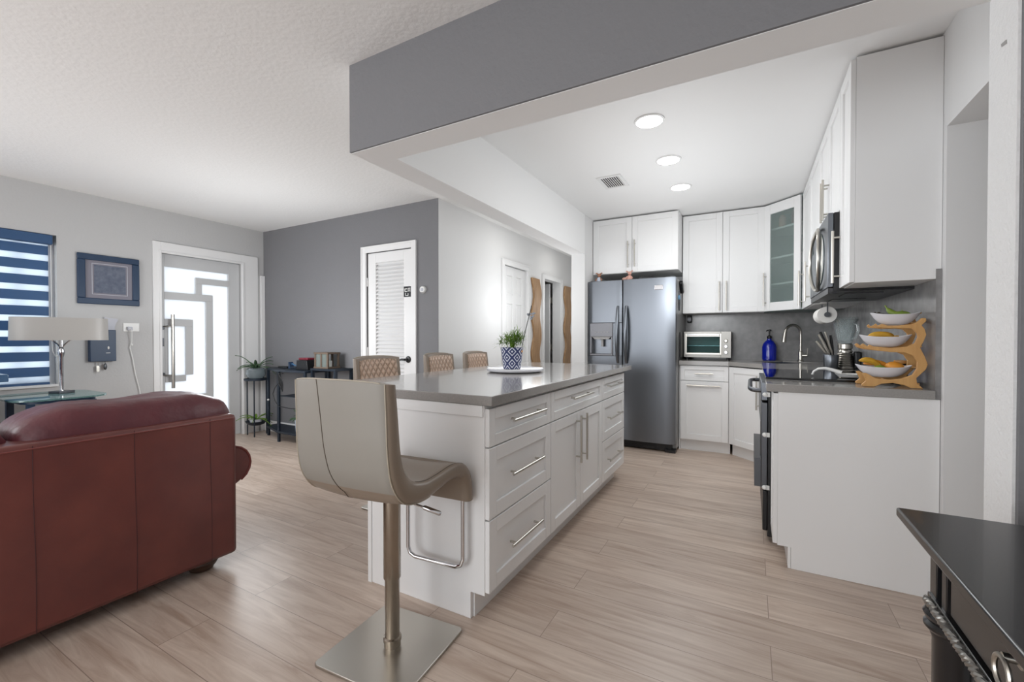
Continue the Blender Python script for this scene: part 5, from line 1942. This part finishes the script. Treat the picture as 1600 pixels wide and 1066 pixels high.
def console_black():
    T = thing('metal_table', 'black angular metal table with lower shelf against the grey wall', 'table', (-4.5, 3.05, 0))
    top = [(-4.97, 3.215), (-4.97, 3.07), (-4.55, 2.93), (-4.08, 2.93), (-4.08, 3.215)]
    Mb().prism(top, 'z', 0.770, 0.795).build('table_top', BLACKM, T, bevel=0.003)
    Mb().prism(top, 'z', 0.095, 0.118).build('shelf', BLACKM, T, bevel=0.003)
    Mb().box(-4.53, -4.11, 2.955, 3.205, 0.500, 0.508).build('middle_shelf', BLACKM, T)
    for x, y in ((-4.955, 3.085), (-4.545, 2.945), (-4.955, 3.205), (-4.095, 2.945), (-4.095, 3.205)):
        Mb().box(x - 0.014, x + 0.014, y - 0.010, y + 0.010, 0, 0.771).build('leg', BLACKM, T)
    Mb().ball((-4.94, 3.072, 0.42), 0.012).build('knob', WHITEP, T)
    T = thing('metal_table', 'small black square side table under the lantern', 'table', (-3.87, 3.05, 0))
    Mb().box(-4.062, -3.675, 2.98, 3.215, 0.800, 0.822).build('table_top', BLACKM, T, bevel=0.003)
    for x in (-4.045, -3.692):
        for y in (2.998, 3.197): Mb().box(x - 0.014, x + 0.014, y - 0.014, y + 0.014, 0, 0.801).build('leg', BLACKM, T)
    Mb().tube([(-3.68, 3.22, 0.80), (-3.64, 3.20, 0.83), (-3.63, 3.2, 0.88)], 0.004, 6).build('hook', BLACKM, T)


console_black()
# items on it
TZ = 0.7955
tag(Mb().box(-4.80, -4.64, 3.10, 3.16, TZ, TZ + 0.022).build('set_top_box', BLACK, bevel=0.004), 'flat black box at the left end of the metal table', 'box')
T = thing('charger', 'blue and black charger on the metal table beside the red box', 'charger', (-4.50, 3.08, TZ))
Mb().prism([(-4.545, TZ), (-4.505, TZ), (-4.535, TZ + 0.075), (-4.548, TZ + 0.075)], 'y', 3.06, 3.11).build('cradle', NAVYVEIL, T)
Mb().box(-4.505, -4.41, 3.05, 3.12, TZ, TZ + 0.025).build('base', BLACKM, T, bevel=0.004)
Mb().tube([(-4.50, 3.07, TZ + 0.055), (-4.47, 3.06, TZ + 0.06), (-4.44, 3.06, TZ + 0.045), (-4.40, 3.07, TZ + 0.035)], 0.006, 8).build('cable', M('blue cable', (60, 110, 150), 0.4), T)
T = thing('storage_box', 'small black box with a dark red lid on the metal table', 'box', (-4.25, 3.08, TZ))
Mb().prism([(-4.355, TZ), (-4.155, TZ), (-4.175, TZ + 0.105), (-4.345, TZ + 0.105)], 'y', 3.02, 3.15).build('body', BLACK, T, bevel=0.004)
Mb().box(-4.335, -4.185, 3.035, 3.14, TZ + 0.105, TZ + 0.130).build('lid', RED, T, bevel=0.008)
T = thing('lantern', 'weathered wooden candle lantern on the small side table', 'lantern', (-3.95, 3.09, 0.822))
L0, L1, Ya, Yb, LZ = -4.035, -3.825, 3.01, 3.16, 0.8225
m = Mb()
m.box(L0 - 0.008, L1 + 0.008, Ya - 0.005, Yb + 0.005, LZ, LZ + 0.016).box(L0 - 0.006, L1 + 0.006, Ya - 0.005, Yb + 0.005, LZ + 0.150, LZ + 0.168)
xm_ = (L0 + L1) / 2
for x in (L0, xm_ - 0.012, L1 - 0.022):
    m.box(x, x + 0.022, Ya, Ya + 0.018, LZ + 0.016, LZ + 0.150)
    m.box(x, x + 0.022, Yb - 0.018, Yb, LZ + 0.016, LZ + 0.150)
m.build('frame', WEATH, T, bevel=0.002)
Mb().box(L0 + 0.012, xm_ - 0.012, Ya + 0.006, Ya + 0.010, LZ + 0.016, LZ + 0.150).box(xm_ + 0.01, L1 - 0.012, Ya + 0.006, Ya + 0.010, LZ + 0.016, LZ + 0.150).build('glass', CANDLE, T)
Mb().lathe([(0.022, LZ + 0.016), (0.022, LZ + 0.08), (0.003, LZ + 0.082), (0.001, LZ + 0.095)], (xm_ + 0.045, 3.085, 0), 16).build('candle', WHITEP, T)
# cables hanging at the table leg
m = Mb()
for k in range(5):
    cx_ = -4.50 + 0.012 * k
    m.tube([(cx_ + 0.010 * math.cos(2 * PI * i / 18), 2.915 + 0.006 * k * 0.4, 0.70 - 0.02 * k + 0.058 * math.sin(2 * PI * i / 18)) for i in range(18)], 0.0045, 6, closed=True)
m.tube([(-4.49, 2.915, 0.66), (-4.56, 2.912, 0.60), (-4.60, 2.912, 0.53), (-4.56, 2.912, 0.45), (-4.50, 2.912, 0.40), (-4.36, 2.93, 0.385), (-4.20, 2.96, 0.38)], 0.004, 6)
m.box(-4.545, -4.44, 2.918, 2.932, 0.752, 0.760)
tag(m.build('cable_bundle', BLACK), 'coiled black cable hanging from the front leg of the metal table', 'cable')
# bottle hanging / standing on shelf and plant in white pot
T = thing('bottle', 'clear round glass bottle on the thin middle shelf of the metal table', 'bottle', (-4.28, 3.07, 0.508))
Mb().lathe([(0.03, 0.5085), (0.042, 0.52), (0.050, 0.56), (0.042, 0.60), (0.014, 0.63), (0.011, 0.67)], (-4.28, 3.08, 0), 24).build('glass_body', CLEAR, T)
Mb().lathe([(0.012, 0.67), (0.012, 0.71)], (-4.28, 3.08, 0), 16).build('stopper', BLACK, T)
T = strap_plant('potted_plant', 'leafy dark green plant in a pale pot on the metal table shelf', -4.27, 3.03, 0.1185,
            [(0.055, 0), (0.06, 0.005), (0.072, 0.14), (0.068, 0.14), (0.001, 0.125)], M('pale blue grey pot', (176, 188, 202), 0.4), 22, 0.17, GREEND, 0.7, 0.024)
